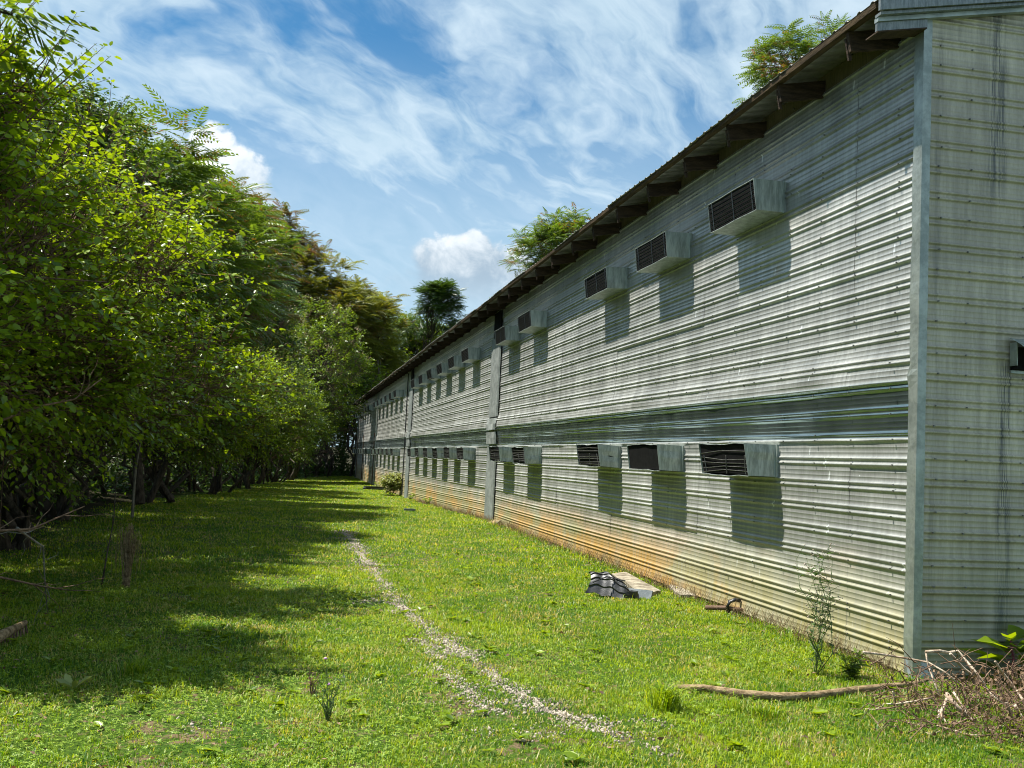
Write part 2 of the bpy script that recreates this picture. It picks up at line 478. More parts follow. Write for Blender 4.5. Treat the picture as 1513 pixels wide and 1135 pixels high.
def side_wall():
    zs, hs = rib_rows(-.03, 5.60, 5.572 - 24 * PER)
    seams = [CY, 8.9, 12.6, 16.3, 19.9, 23.5, 26.75]
    yy = 26.75
    while yy < YE: yy += 3.66; seams.append(min(yy, YE))
    cols = []; sid = []
    for i in range(len(seams) - 1):
        a, b = seams[i], seams[i + 1]
        n = max(3, int((b - a) / (.12 if a < 27 else .4)))
        for q in range(n + 1):
            cols.append(a + (b - a) * q / n); sid.append(i)
    cols = np.array(cols); sid = np.array(sid)
    YY, ZZ = np.meshgrid(cols, zs); HH = np.repeat(hs[:, None], len(cols), 1)
    row = np.floor((ZZ + .06) / .896).astype(int)
    rr = np.random.default_rng(3)
    tab = rr.uniform(-1, 1, (len(seams) + 2, 10))
    tab2 = rr.uniform(-1, 1, (len(seams) + 2, 10))
    SI = np.repeat(sid[None, :], len(zs), 0)
    off = tab[SI, row] * .0025 + tab2[SI, row] * .007 * (((ZZ + .06) / .896) % 1 - .5)
    off += (1 - ((ZZ + .06) / .896) % 1) * .005
    off += wob(YY * .5, ZZ * .3, 0) * .0030 + wob(YY * 1.2, ZZ * .4, 2) * .0008
    cnr = np.clip((YY - CY) / .7, .30, 1); bz = np.exp(-((ZZ - 2.35) / .35) ** 2) * cnr
    off += cnr * belt_off(ZZ + .025 * np.sin(YY * 1.1) + .015 * np.sin(YY * 3.7)) + bz * wob(YY * 1.9, ZZ * 5, 4) * .010
    ribs = HH * (1 - .45 * np.exp(-((ZZ - 2.27) / .2) ** 2))
    # the foot of the wall kicks out where it was splashed and knocked
    off += np.clip(.18 - ZZ, 0, .3) * (.10 + .12 * np.sin(YY * .9 + 1) ** 2)
    XX = WX - (off + ribs) 
    ZZ2 = ZZ + .003 * np.sin(YY * .5)
    gg = gz(WX, YY)
    ZZ2 = np.where(ZZ < .03, np.maximum(ZZ2, .045 + .012 * np.sin(YY * 2.3)), ZZ2)
    lowz = np.interp(YY, [8, 27, 46, 66, 90], [0, .03, -.3, -.38, -.42])
    ZZ2 = ZZ2 + lowz * np.clip(1 - ZZ / 1.2, 0, 1)
    V = np.stack([XX.ravel(), YY.ravel(), ZZ2.ravel()], 1)
    nc = len(cols)
    I = (np.arange(len(zs) - 1)[:, None] * nc + np.arange(nc - 1)[None, :]).ravel()
    F = np.stack([I, I + nc, I + nc + 1, I + 1], 1)
    same = np.tile(sid[:-1] == sid[1:], len(zs) - 1); F = F[same]
    o = np_child('side_wall', V, F, M['siding'], barn, False)
    return o
side_wall()

RS = .20     # roof slope
def roofz(x): return 5.68 + (x - (WX - .52)) * RS if x < WX + BW / 2 else 5.68 + (BW / 2 + .52) * RS - (x - WX - BW / 2) * RS

def end_wall(ypl, sgn, name):
    zs, hs = rib_rows(-.03, 6.75, 5.45 - 24 * PER - .036)
    cols = np.concatenate([np.arange(WX, WX + 1.6, .1), np.arange(WX + 1.6, WX + BW, .5), [WX + BW / 2, WX + BW]]); cols = np.unique(np.round(cols, 4))
    XX, ZZ = np.meshgrid(cols, zs); HH = np.repeat(hs[:, None], len(cols), 1)
    off = (1 - ((ZZ + .20) / .896) % 1) * .006 + wob(XX * 1.5, ZZ, 5) * .0022
    YY = ypl + sgn * (off + HH)
    top = np.array([roofz(x) - .03 for x in cols])[None, :]
    ZZ = np.minimum(ZZ, top)
    V = np.stack([XX.ravel(), YY.ravel(), ZZ.ravel()], 1)
    nc = len(cols)
    I = (np.arange(len(zs) - 1)[:, None] * nc + np.arange(nc - 1)[None, :]).ravel()
    F = np.stack([I, I + 1, I + nc + 1, I + nc], 1)
    zf = ZZ.ravel()
    keep = (zf[F].max(1) - zf[F].min(1)) > 1e-4
    return np_child(name, V, F[keep], M['siding_end'], barn, False)
end_wall(CY, -1, 'gable_wall')
end_wall(YE, 1, 'gable_wall')
b = MB(); b.box(WX + BW - .02, WX + BW, CY + .02, YE - .02, -.5, 5.65); b.build('rear_wall', M['siding_end'], barn)
# footing
b = MB()
yy = CY + .02
while yy < YE:
    g = g1(WX, yy); b.box(WX + .035, WX + .25, yy, min(yy + 1.95, YE - .02), -.7, max(.0, 0) + .02 if yy < 28 else -.15); yy += 1.955
b.build('footing', M['soilconc'], barn)

# screws
b = MB()
for k in range(25):
    zc = 5.572 - k * PER
    for i in range(30):
        yy = 8.15 + i * .685 + (k % 2) * .02
        if yy > 26: continue
        for dz_ in ((0.,) if (i + k) % 3 else (0., .052)):
            if random.random() < .12: continue
            o_ = float(belt_off(zc))
            b.box(-.009, .004, -.006, .006, -.006, .006, c=(WX - o_ - .0215, yy + random.uniform(-.01, .01), zc + dz_))
for k in range(25):
    zc = 5.414 - k * PER
    for xx in (5.30, 5.59, 6.13):
        b.box(-.006, .006, -.010, .004, -.006, .006, c=(xx + random.uniform(-.02, .02), CY - .021, zc + .052 * (k % 2)))
tag(b.build('screw_heads', M['screw'], barn), kind='stuff')

# corner trim: an L of folded sheet in two lengths, knocked about at the belt
def corner_piece(z0, z1, seed):
    zs = np.arange(z0, z1 + .001, .05); V = []; F = []
    for i, zz in enumerate(zs):
        d = .012 * wob(np.array(zz * 4.), np.array(seed * 1.), seed) + (.018 * math.exp(-((zz - 2.55) / .16) ** 2) * math.sin(zz * 23))
        o = -.040 - .004 * float(wob(np.array(zz * 2.), np.array(1.), 3))
        wl = .095 + d; wr = .040
        prof = [(WX + .012, CY + wl), (WX + o, CY + wl - .004), (WX + o - abs(d) * .5, CY + wl * .5), (WX + o, CY + o), (WX + .0, CY + o - .003), (WX + wr, CY + o), (WX + wr + .004, CY + .01)]
        V += [(a, c, zz) for a, c in prof]
    n = 7
    for i in range(len(zs) - 1):
        for k in range(n - 1):
            F.append((i * n + k, i * n + k + 1, (i + 1) * n + k + 1, (i + 1) * n + k))
    m = MB(); m.add(V, F); return m.build('corner_trim', M['trim'], barn)
corner_piece(0.03, 3.38, 1.); corner_piece(3.35, 5.70, 1.02)

# ---- joint battens: strips of vertical ribbed sheet
def batten(y0, y1, first):
    root = None
    def strip(za, zb, x0, tilt, name, crump=0.):
        V = []; F = []
        n = int((y1 - y0) / .035); m = max(2, int((zb - za) / .12))
        for j in range(m + 1):
            zz = za + (zb - za) * j / m
            for i in range(n + 1):
                yy = y0 + (y1 - y0) * i / n
                h = .016 if i % 3 == 1 else 0
                if i in (0, n): h = -.02
                cr_ = crump * math.sin(zz * 31 + i * .9) * math.sin(i * .7 + zz * 9)
                V.append((x0 - h - tilt * (j / m) - cr_, yy + crump * .8 * math.sin(zz * 17), zz))
        for j in range(m):
            for i in range(n):
                a = j * (n + 1) + i; F.append((a, a + n + 1, a + n + 2, a + 1))
        b = MB(); b.add(V, F); return b.build(name, M['batten'], barn)
    gb = g1(WX, y0)
    strip(gb - .02, 1.98, WX - .055, 0, 'joint_batten')
    strip(2.05, 2.36, WX - .085, .012, 'joint_batten', .012)
    strip(2.42, 2.72, WX - .115, -.03, 'joint_batten', .016)
    strip(2.76, 4.86, WX - .060, 0, 'joint_batten')
    b = MB(); b.box(WX - .05, WX - .03, y0 + .1, y1 - .15, 4.88, 5.55); b.build('joint_gap', M['unlit_fill'], barn)
batten(26.15, 27.35, True)
batten(46.3, 47.5, False)
for yy in (66.6, 86.0):
    b = MB()
    for q in range(6): b.box(WX - .075 + .01 * (q % 2), WX - .03, yy - .6 + q * .1, yy - .5 + q * .1, -.38, 5.45)
    b.build('joint_batten', M['trim'], barn)
b = MB()
b.tube([(WX - .05, 48.6, -.2), (WX - .05, 48.6, 5.5)], .025, 6)
b.build('conduit', M['grille'], barn)
for yy in (67.3, 77.9, 84.9):
    b = MB(); b.tube([(WX - .06, yy, -.3), (WX - .06, yy, 3.0)], .03, 6)
    b.build('drain_pipe', M['rustpipe'], barn)

# ---- roof
b = MB()
def roof_sheet():
    ysr = []; zr = []
    yy = CY - .16
    while yy < YE + .2:
        for dy_, h in ((0, 0), (.075, 0), (.092, .016), (.122, .016), (.139, 0)):
            ysr.append(yy + dy_); zr.append(h)
        yy += .214
    ysr = np.array(ysr); zr = np.array(zr)
    x0 = WX - .56; xm = WX + BW / 2; x1 = WX + BW + .56
    xx = np.array([x0, x0 + .3, xm, x1])
    rr = np.random.default_rng(5)
    Xs = []; Zs = []
    V = []
    jag = np.repeat(rr.uniform(-.018, .018, len(ysr) // 20 + 1), 20)[:len(ysr)]
    for k, xk in enumerate(xx):
        xv = np.full(len(ysr), xk) + (jag if k == 0 else 0)
        sag = .012 * np.sin(ysr * .9) * (1 if k < 2 else 0)
        V.append(np.stack([xv, ysr, np.array([roofz(a) for a in xv]) + zr + sag], 1))
    V = np.concatenate(V); n = len(ysr)
    I = (np.arange(3)[:, None] * n + np.arange(n - 1)[None, :]).ravel()
    F = np.stack([I, I + n, I + n + 1, I + 1], 1)
    return V, F
V, F = roof_sheet()
roof = np_child('roof', V, F, M['roof'], barn)
md = roof.modifiers.new('thick', 'SOLIDIFY'); md.thickness = .004; md.offset = -1
# eave purlin and wall plate boards
rot = Matrix.Rotation(-math.atan(RS), 3, 'Y')
b = MB(); yy = CY - .10
while yy < YE:
    y2 = min(yy + 4.1, YE); dzz = random.uniform(-.006, .006)
    b.box(-.02, .075, yy, y2 - .004, -.052, -.006, rot=rot, c=(WX - .53, 0, 5.68 + dzz - .002)); yy = y2
b.build('eave_board', M['edgewood'], roof)
for xo in (.75, 2.0, 3.2):
    b = MB(); b.box(-.04, .04, CY + .02, YE - .02, -.05, -.006, rot=rot, c=(WX - .53 + xo, 0, roofz(WX - .53 + xo))); b.build('purlin', M['wood'], roof)
# rafters
for i in range(58):
    yy = 8.245 + i * 1.366
    if yy > YE: break
    b = MB()
    L0 = random.uniform(-.03, .03)
    b.box(.035 + L0, 1.1, -.022, .022, -.235, -.056, rot=rot, c=(WX - .53, yy, 5.68 - .004))
    if i < 14 or random.random() < .3:
        b.box(.028 + L0, .060 + L0, .024, .048, -.30, -.10, rot=rot, c=(WX - .53, yy, 5.68 - .004))
    b.build('rafter', M['wood'], roof)
# closure panel above the siding
V = []; F = []
ysr = np.arange(CY + .05, YE, .1); n = len(ysr)
for zz in (5.56, 5.795):
    for i, yy in enumerate(ysr): V.append((WX + .02 - (.012 if i % 3 == 0 else 0), yy, zz))
F = [(i, i + n, i + n + 1, i + 1) for i in range(n - 1)]
b = MB(); b.add(V, F); b.build('closure_panel', M['boards'], barn)

# rake: folded flashing along the gable edge
def rake_bar(x0, x1, dtop, dbot, y0, y1, mt, name):
    xs_ = [x0, x1] if x1 <= WX + BW / 2 else [x0, WX + BW / 2, x1]
    V = []; 
    for xx in xs_:
        zt = roofz(xx)
        for (yy, zz) in ((y0, zt + dtop), (y0, zt + dbot), (y1, zt + dbot), (y1, zt + dtop)): V.append((xx, yy, zz))
    F = []
    for i in range(len(xs_) - 1):
        for k in range(4): F.append((i * 4 + k, i * 4 + (k + 1) % 4, (i + 1) * 4 + (k + 1) % 4, (i + 1) * 4 + k))
    F += [(3, 2, 1, 0), tuple((len(xs_) - 1) * 4 + k for k in range(4))]
    b = MB(); b.add(V, F); return b.build(name, mt, roof)
rake_bar(WX - .545, WX + BW + .545, .012, -.100, CY - .180, CY - .150, M['rake'], 'rake_flashing')
rake_bar(WX - .52, WX + BW + .52, -.104, -.130, CY - .150, CY - .060, M['rake'], 'rake_flashing')
rake_bar(WX - .515, WX + BW + .515, -.132, -.170, CY - .100, CY - .040, M['trim'], 'rake_flashing')
rake_bar(WX - .51, WX - .035, -.172, -.245, CY - .080, CY - .045, M['rake'], 'soffit_end')
rake_bar(WX - .51, WX - .04, -.247, -.259, CY - .085, CY + .10, M['wood'], 'soffit_end')

# ---- vent hoods
rr = random.Random(11)
def hood(yn, zb, lower, far=False):
    """open-fronted sheet box: near side at yn, bottom at zb"""
    W = 1.28; d1 = .40 + rr.uniform(-.012, .012); d0 = .350; h = .345
    e = Vector((WX - .012, yn, zb))
    tw = rr.uniform(-.02, .02); sag = rr.uniform(-.012, .012)
    root = MB()
    n = 10; m_ = 4; th = .006
    def P(side, a, t):   # a along depth 0..1, t height 0..1
        d = (d0 + (d1 - d0) * t) * a
        yy = yn if side == 0 else yn + W
        cr_ = (.012 * math.sin(t * 9 + yn) * a * (1 - a) * 4) if lower else 0.004 * math.sin(t * 7 + yn)
        return Vector((WX - d, yy + cr_, zb + h * t + tw * a))
    # sides
    for side in (0, 1):
        V = []; F = []
        for i in range(m_ + 1):
            for j in range(5):
                V.append(P(side, i / m_, j / 4))
        for i in range(m_):
            for j in range(4):
                q = i * 5 + j; F.append((q, q + 1, q + 6, q + 5))
        V2 = [v + Vector((0, th if side == 0 else -th, 0)) for v in V]
        k = len(V); F2 = [tuple(k + a for a in f[::-1]) for f in F]
        ring = [i * 5 for i in range(m_ + 1)] + [m_ * 5 + j for j in range(1, 5)] + [i * 5 + 4 for i in range(m_ - 1, -1, -1)] + [j for j in range(3, 0, -1)]
        F3 = [(ring[i], ring[(i + 1) % len(ring)], ring[(i + 1) % len(ring)] + k, ring[i] + k) for i in range(len(ring))]
        root.add(V + V2, F + F2 + F3)
    # top and bottom, with a wavy free edge on the lower, battered row
    for t in (0, 1):
        V = []; F = []
        for i in range(n + 1):
            s = i / n
            for a in (0, .5, 1):
                d = (d0 + (d1 - d0) * t) * a
                wv = (.007 * math.sin(s * 7 + yn * 1.3) + .004 * math.sin(s * 17 + yn)) * a if lower else .003 * math.sin(s * 9 + yn) * a
                if lower and t == 0: wv -= .012 * a
                V.append(Vector((WX - d, yn + th + (W - 2 * th) * s, zb + h * t + tw * a + wv + (0 if t else .001))))
        for i in range(n):
            for a in (0, 1):
                q = i * 3 + a; F.append((q, q + 3, q + 4, q + 1) if t else (q, q + 1, q + 4, q + 3))
        V2 = [v + Vector((0, 0, -th if t else th)) for v in V]
        k = len(V); F2 = [tuple(k + a for a in f[::-1]) for f in F]
        F3 = [(i * 3 + 2, (i + 1) * 3 + 2, (i + 1) * 3 + 2 + k, i * 3 + 2 + k) for i in range(n)]
        root.add(V + V2, F + F2 + F3)
    # wall flange
    root.box(WX - .042, WX - .034, yn - .022, yn - .001, zb - .01, zb + h + .01)
    o = root.build('vent_hood', M['hood'], barn)
    # black block nearly filling the hood, its unlit inside painted as colour
    b = MB(); ft = .010 if not lower else .018
    bd, td = d0 - ft, d1 - ft
    y0_, y1_ = yn + .010, yn + W - .010
    b.add([(WX - .05, y0_, zb + .010), (WX - bd, y0_, zb + .010), (WX - td, y0_, zb + h - .016), (WX - .05, y0_, zb + h - .016),
           (WX - .05, y1_, zb + .010), (WX - bd, y1_, zb + .010), (WX - td, y1_, zb + h - .016), (WX - .05, y1_, zb + h - .016)],
          [(0, 1, 2, 3), (7, 6, 5, 4), (0, 4, 5, 1), (1, 5, 6, 2), (2, 6, 7, 3), (3, 7, 4, 0)])
    b.build('hood_dark_fill', M['unlit_fill'], o)
    # grille
    b = MB()
    miss = lower and abs(yn - 13.13) < .2
    nb = 8
    for i in range(1, nb):
        t = i / nb
        if miss: break
        if lower and i > 4 and rr.random() < .35: continue
        d = (d0 + (d1 - d0) * t) + .001 - (.008 if lower else 0)
        z1 = zb + h * t; z2 = z1 + (rr.uniform(-.03, .03) if lower else rr.uniform(-.004, .004))
        b.tube([(WX - d, yn + .02, z1), (WX - d, yn + W * .5, z1 + (rr.uniform(-.012, .012) if lower else 0)), (WX - d, yn + W - .02, z2)], .0042, 4)
    for s in ((.06, .45, .9) if not miss else ()):
        sh = rr.uniform(-.05, .05) if lower else 0
        hi = .62 if lower else .97
        da = d0 + .003 - (.008 if lower else 0); db = da + (d1 - d0) * hi
        b.tube([(WX - da, yn + W * s, zb + .01), (WX - db, yn + W * s + sh, zb + h * hi)], .0065, 4)
    if b.V:
        g = b.build('grille', M['bar'], o)
        if lower: tag(g, 'bent and broken grille bars')
    return o
for zb, lower in ((4.51, False), (1.605, True)):
    ysn = [10.37, 13.13, 15.86, 21.3, 24.02] + [29.36 + 2.72 * i for i in range(6)] + [50.9 + 2.66 * i for i in range(6)] + [69.4 + 2.66 * i for i in range(7)]
    for yn in ysn:
        if yn > YE - 1.2: continue
        hood(yn, zb, lower)

# end-wall awning of curled sheet
b = MB()
V = []; F = []
n = 12; m_ = 8
for i in range(n + 1):
    for j in range(m_ + 1):
        s = i / n; t = j / m_
        V.append((5.99 + s * .8, CY - .02 - t * .26 - .02 * math.sin(s * 30), 2.90 - t * .11 + .022 * math.sin(s * 34 + 1) * (.3 + t) - (.05 * (t * t))))
for i in range(n):
    for j in range(m_): q = i * (m_ + 1) + j; F.append((q, q + m_ + 1, q + m_ + 2, q + 1))
b.add(V, F); aw = b.build('awning', M['hood'], barn, True)
md = aw.modifiers.new('t', 'SOLIDIFY'); md.thickness = .004
b = MB(); b.box(5.995, 6.005, CY - .12, CY - .03, 2.66, 2.86); b.box(6.0, 6.8, CY - .045, CY - .020, 2.60, 2.625); b.build('awning_bracket', M['trim'], aw)
b = MB(); b.box(6.01, 6.75, CY - .10, CY - .018, 2.63, 2.82); b.build('awning_dark_fill', M['unlit_fill'], aw)  # black block, the dark beneath the awning put in as colour
# loose flap at the foot of the first batten and foot of the corner
def flap(pts, name, m):
    b = MB(); b.add([Vector(p) for p in pts], [(0, 1, 2, 3)]); o = b.build(name, m, barn)
    md = o.modifiers.new('t', 'SOLIDIFY'); md.thickness = .006
flap([(WX - .02, 25.2, .16), (WX - .02, 26.3, .10), (WX - .28, 26.2, -.02), (WX - .20, 25.3, .0)], 'loose_flashing', M['siding'])
flap([(WX - .05, CY + .05, .16), (WX + .10, CY - .05, .15), (WX + .13, CY - .12, -.01), (WX - .06, CY - .02, .0)], 'loose_flashing', M['trim'])

# ================================================================ FOLIAGE
M['leaf_bright'] = leafmat('mulberry leaves', (.050, .115, .008), (.28, .39, .020), .46, (1.55, 1.35, .25), .36, 1.2, spec=.45)
M['leaf_mid'] = leafmat('mid green leaves', (.045, .095, .012), (.18, .27, .024), .46, (1.5, 1.35, .3), .40, .6)
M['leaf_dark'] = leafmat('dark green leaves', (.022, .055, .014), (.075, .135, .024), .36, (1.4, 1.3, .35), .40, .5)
M['leaf_ail'] = leafmat('fern-like compound leaves', (.040, .090, .016), (.14, .22, .032), .42, (1.45, 1.3, .35), .40, .5,
                        extra=((.17, .085, .035), .60, .70))
M['leaf_red'] = leafmat('browning compound leaves', (.055, .085, .020), (.17, .20, .042), .40, (1.4, 1.15, .4), .45, .5,
                        extra=((.14, .080, .045), .44, .64))
M['leaf_gold'] = leafmat('yellowing compound leaves', (.075, .110, .020), (.24, .27, .045), .45, (1.4, 1.2, .3), .45, .3,
                         extra=((.17, .115, .045), .56, .72))
M['leaf_pale'] = leafmat('pale yellow green leaves', (.16, .20, .05), (.34, .38, .12), .4, (1.2, 1.1, .5), .5, 2)
M['blossom'] = leafmat('dry seed clusters', (.26, .19, .11), (.50, .42, .28), .3, (1.1, 1, .7), .7, 2)
M['deadleaf'] = leafmat('dead leaves', (.055, .030, .018), (.29, .185, .105), .2, (1.1, .9, .6), .8, 5)
m, T = mat('mown grass'); g = T.n('ShaderNodeNewGeometry'); P = g.outputs['Position']; rnd = g.outputs['Random Per Island']
n1 = T.noise(P, .55, 4, .6); n2 = T.noise(P, 3.2, 5, .65); n3 = T.noise(T.vmath('ADD', P, (31, 7, 0)), 1.5, 5, .65)
f = T.math('ADD', T.math('MULTIPLY', T.math('SUBTRACT', n1, .5), 1.5), T.math('ADD', T.math('MULTIPLY', T.math('SUBTRACT', n2, .5), 1.3), T.math('MULTIPLY', rnd, .8)), clamp=True)
c = T.mix(f, (.055, .155, .008, 1), (.36, .46, .012, 1))
c = T.mix(T.sstep(T.math('ADD', n3, T.math('MULTIPLY', T.math('SUBTRACT', rnd, .5), .5)), .60, .78), c, (.44, .38, .15, 1))
p = princ(T, c, .45, 0, .35); tr = T.n('ShaderNodeBsdfTranslucent'); T.l(T.mix(1.0, c, (1.4, 1.25, .3, 1), 'MULTIPLY'), tr.inputs[0])
mx = T.n('ShaderNodeMixShader'); mx.inputs[0].default_value = .50; T.l(p.outputs[0], mx.inputs[1]); T.l(tr.outputs[0], mx.inputs[2]); out(T, mx.outputs[0]); M['grass'] = m
M['clover'] = leafmat('clover leaves', (.12, .24, .016), (.34, .46, .06), .40, (1.4, 1.2, .25), .45, .9, spec=.35)

def norm(a): return a / np.maximum(np.linalg.norm(a, axis=-1, keepdims=True), 1e-9)
def frames(d, up, roll):
    """rotation matrices with x along d, z near up, rolled about d"""
    x = norm(d); y = norm(np.cross(up, x)); z = np.cross(x, y)
    c, s = np.cos(roll)[:, None], np.sin(roll)[:, None]
    y2 = y * c + z * s; z2 = z * c - y * s
    return np.stack([x, y2, z2], -1)
def scatter(tv, tf, pos, rot, scl):
    n = len(pos); k = len(tv)
    V = np.einsum('nij,kj->nki', rot, tv) * scl[:, None, None] + pos[:, None, :]
    F = (tf[None] + (np.arange(n) * k)[:, None, None]).reshape(-1, tf.shape[1])
    return V.reshape(-1, 3), F
# one leaf of two folded halves (pentagons), one small four-point leaf
LEAF5V = np.array([(0, 0, 0), (.10, .26, .07), (.58, .27, .02), (1, 0, -.12), (.5, 0, -.02), (.10, -.26, .07), (.58, -.27, .02)], float)
LEAF5F = np.array([(0, 4, 3, 2, 1), (0, 5, 6, 3, 4)])
LEAF4V = np.array([(0, 0, 0), (.45, .27, .06), (1, 0, -.10), (.45, -.27, .06)], float)
LEAF4F = np.array([(0, 3, 2, 1)])
def frond(npair=8):
    V = []; F = []
    for i in range(npair):
        t = .12 + .86 * i / (npair - 1)
        cx_, cz = t, -.42 * t * t
        L = .30 * math.sin(math.pi * (.22 + .62 * t)) ; W = .075
        for s in (1, -1):
            a = R(62 - 22 * t); d = Vector((math.cos(a), s * math.sin(a), -.55)).normalized(); q = Vector((-math.sin(a) * s, math.cos(a), 0)) * W * .5
            b0 = Vector((cx_, 0, cz)); k = len(V)
            V += [b0, b0 + d * L * .35 - q, b0 + d * L, b0 + d * L * .35 + q]; F.append((k, k + 1, k + 2, k + 3) if s > 0 else (k + 3, k + 2, k + 1, k))
    k = len(V); V += [(0, -.006, 0), (1, 0, -.42), (1, .0, -.43), (0, .006, 0)]; F.append((k, k + 1, k + 2, k + 3))
    return np.array([tuple(v) for v in V], float), np.array(F)
FRV, FRF = frond(8)
FRV6, FRF6 = frond(5)

def twigs_np(P0, P1, r0, r1, bend=None):
    """thin three-sided sticks from P0 to P1"""
    n = len(P0); d = norm(P1 - P0)
    a = norm(np.cross(d, np.array([.3, .2, .93]))); b = np.cross(d, a)
    V = np.zeros((n, 6, 3))
    for k in range(3):
        th = 2 * math.pi * k / 3
        o = a * math.cos(th) + b * math.sin(th)
        V[:, k] = P0 + o * r0[:, None]; V[:, 3 + k] = P1 + o * r1[:, None]
    tf = np.array([(0, 1, 4, 3), (1, 2, 5, 4), (2, 0, 3, 5)])
    F = (tf[None] + (np.arange(n) * 6)[:, None, None]).reshape(-1, 4)
    return V.reshape(-1, 3), F

def curve_pts(a, b, n=6, sag=.15, rs=None):
    a = np.array(a, float); b = np.array(b, float); L = np.linalg.norm(b - a)
    j = (rs or np.random.default_rng(1)).normal(0, .05 * L, (n + 1, 3)); j[0] = 0; j[-1] = 0
    return [a + (b - a) * (i / n) + np.array([0, 0, sag * L * math.sin(math.pi * i / n)]) + j[i] for i in range(n + 1)]

def tree(name, base, h, crown, nblob, blob_r, kind, leaf, leafmat_, label, cat='tree', group=None, seed=1, trunk_r=.12,
         shoots=40, shoot_len=.7, leaves=12, lean=(0, 0), trunk_mat='bark', core=False, low=0., extra_blobs=(), seeds=0, trunks=1):
    """crown = (cx, cy, cz, rx, ry, rz) relative to the base; leaves grow along shoots that leave each limb's end"""
    rs = np.random.default_rng(seed)
    root = empty(name, base, label, cat, group)
    B = np.array(base, float)
    cx_, cy_, cz_, rx, ry, rz = crown
    d = norm(rs.normal(0, 1, (nblob, 3)));
    rad = rs.uniform(.45, 1, nblob) ** .6
    C_ = d * rad[:, None] * np.array([rx, ry, rz]) * (1 - blob_r / max(rx, rz) * .6) + np.array([cx_, cy_, cz_])
    if len(extra_blobs): C_ = np.concatenate([C_, np.array(extra_blobs, float)])
    C_[:, 2] = np.maximum(C_[:, 2], low)
    # trunk and limbs
    mb = MB()
    tops = []
    for t_ in range(trunks):
        ox = rs.normal(0, .25, 2) if t_ else np.zeros(2)
        top = np.array([cx_ * .6 + lean[0] + ox[0] * 2, cy_ * .6 + lean[1] + ox[1] * 2, cz_ + rz * .35])
        pts = curve_pts((ox[0], ox[1], -.15), top, 9, 0, rs)
        tops.append(pts)
        mb.tube([B + p for p in pts], [trunk_r * (1.15 - .95 * i / 9) for i in range(10)], 8)
    for c in C_:
        pts = tops[rs.integers(0, trunks)]
        i = int(np.clip(rs.normal(3 + 5 * (c[2] - low) / max(h - low, .1), 1), 2, 8))
        q = pts[i]
        if q[2] > c[2] + .3: q = pts[max(2, i - 3)]
        cp = curve_pts(q, c, 5, .06, rs)
        r0 = trunk_r * rs.uniform(.22, .42)
        mb.tube([B + p for p in cp], [r0 * (1 - .8 * k / 5) for k in range(6)], 5)
    mb.build('trunk', M[trunk_mat], root, True)
    # shoots
    nb = len(C_); ns = nb * shoots
    bi = np.repeat(np.arange(nb), shoots)
    br = blob_r * rs.uniform(.65, 1.25, nb)
    o = np.clip(rs.normal(0, .38, (ns, 3)), -.62, .62) * br[bi][:, None] * np.array([1, 1, .75])
    S0 = C_[bi] + o
    ctr = np.array([cx_, cy_, cz_ - rz * .5])
    dr = norm(norm(o) * .8 + norm(S0 - ctr) * .7 + np.array([0, 0, .35]) + rs.normal(0, .35, (ns, 3)))
    L = shoot_len * rs.uniform(.5, 1.25, ns)
    if kind == 'frond':
        k = leaves
        si = np.repeat(np.arange(ns), k)
        az = rs.uniform(0, 2 * math.pi, ns * k)
        fd = norm(np.stack([np.cos(az), np.sin(az), rs.uniform(-.35, .55, ns * k)], 1) + dr[si] * .7)
        p = S0[si] + dr[si] * (L[si] * rs.uniform(.5, 1, ns * k))[:, None]
        rot = frames(fd, np.repeat([[0, 0, 1.]], ns * k, 0), rs.normal(0, .35, ns * k))
        V, F = scatter(*((FRV, FRF) if leaf > 0 else (FRV6, FRF6)), p, rot, abs(leaf) * rs.uniform(.65, 1.2, ns * k))
    else:
        k = leaves
        si = np.repeat(np.arange(ns), k); t = np.tile((np.arange(k) + .5) / k, ns)
        side = np.tile(np.where(np.arange(k) % 2 == 0, 1., -1.), ns)
        lat = norm(np.cross(dr, np.array([0, 0, 1.]) + rs.normal(0, .2, (ns, 3))))
        p = S0[si] + dr[si] * (L[si] * t)[:, None] + np.array([0, 0, -1.]) * (.22 * L[si] * t * t)[:, None]
        ld = norm(lat[si] * side[:, None] * .9 + dr[si] * .55 + np.array([0, 0, -.42]) + rs.normal(0, .30, (ns * k, 3)))
        rot = frames(ld, norm(np.array([0, 0, 1.]) + rs.normal(0, .38, (ns * k, 3))), rs.normal(0, .3, ns * k))
        sc_ = leaf * rs.uniform(.55, 1.25, ns * k) * (1.1 - .45 * t)
        tv, tf = (LEAF5V, LEAF5F) if kind == 'leaf5' else (LEAF4V, LEAF4F)
        V, F = scatter(tv, tf, p + ld * (.15 * leaf), rot, sc_)
    np_child('crown', V + B, F, M[leafmat_], root)
    # shoot stems
    sub = slice(None) if ns < 4000 else slice(0, ns, 2)
    V, F = twigs_np(S0[sub] - dr[sub] * .25, S0[sub] + (dr[sub] * .92 - np.array([0, 0, .17])) * L[sub][:, None], np.full(ns, .006 + trunk_r * .02)[sub], np.full(ns, .002)[sub])
    V2, F2 = twigs_np(C_[bi][sub], S0[sub] - dr[sub] * .2, np.full(ns, .004 + trunk_r * .03)[sub], np.full(ns, .003 + trunk_r * .02)[sub])
    V, F = np.concatenate([V, V2]), np.concatenate([F, F2 + len(V)])
    np_child('twigs', V + B, F, M['bark_pale' if trunk_mat == 'bark_pale' else 'twig'], root)
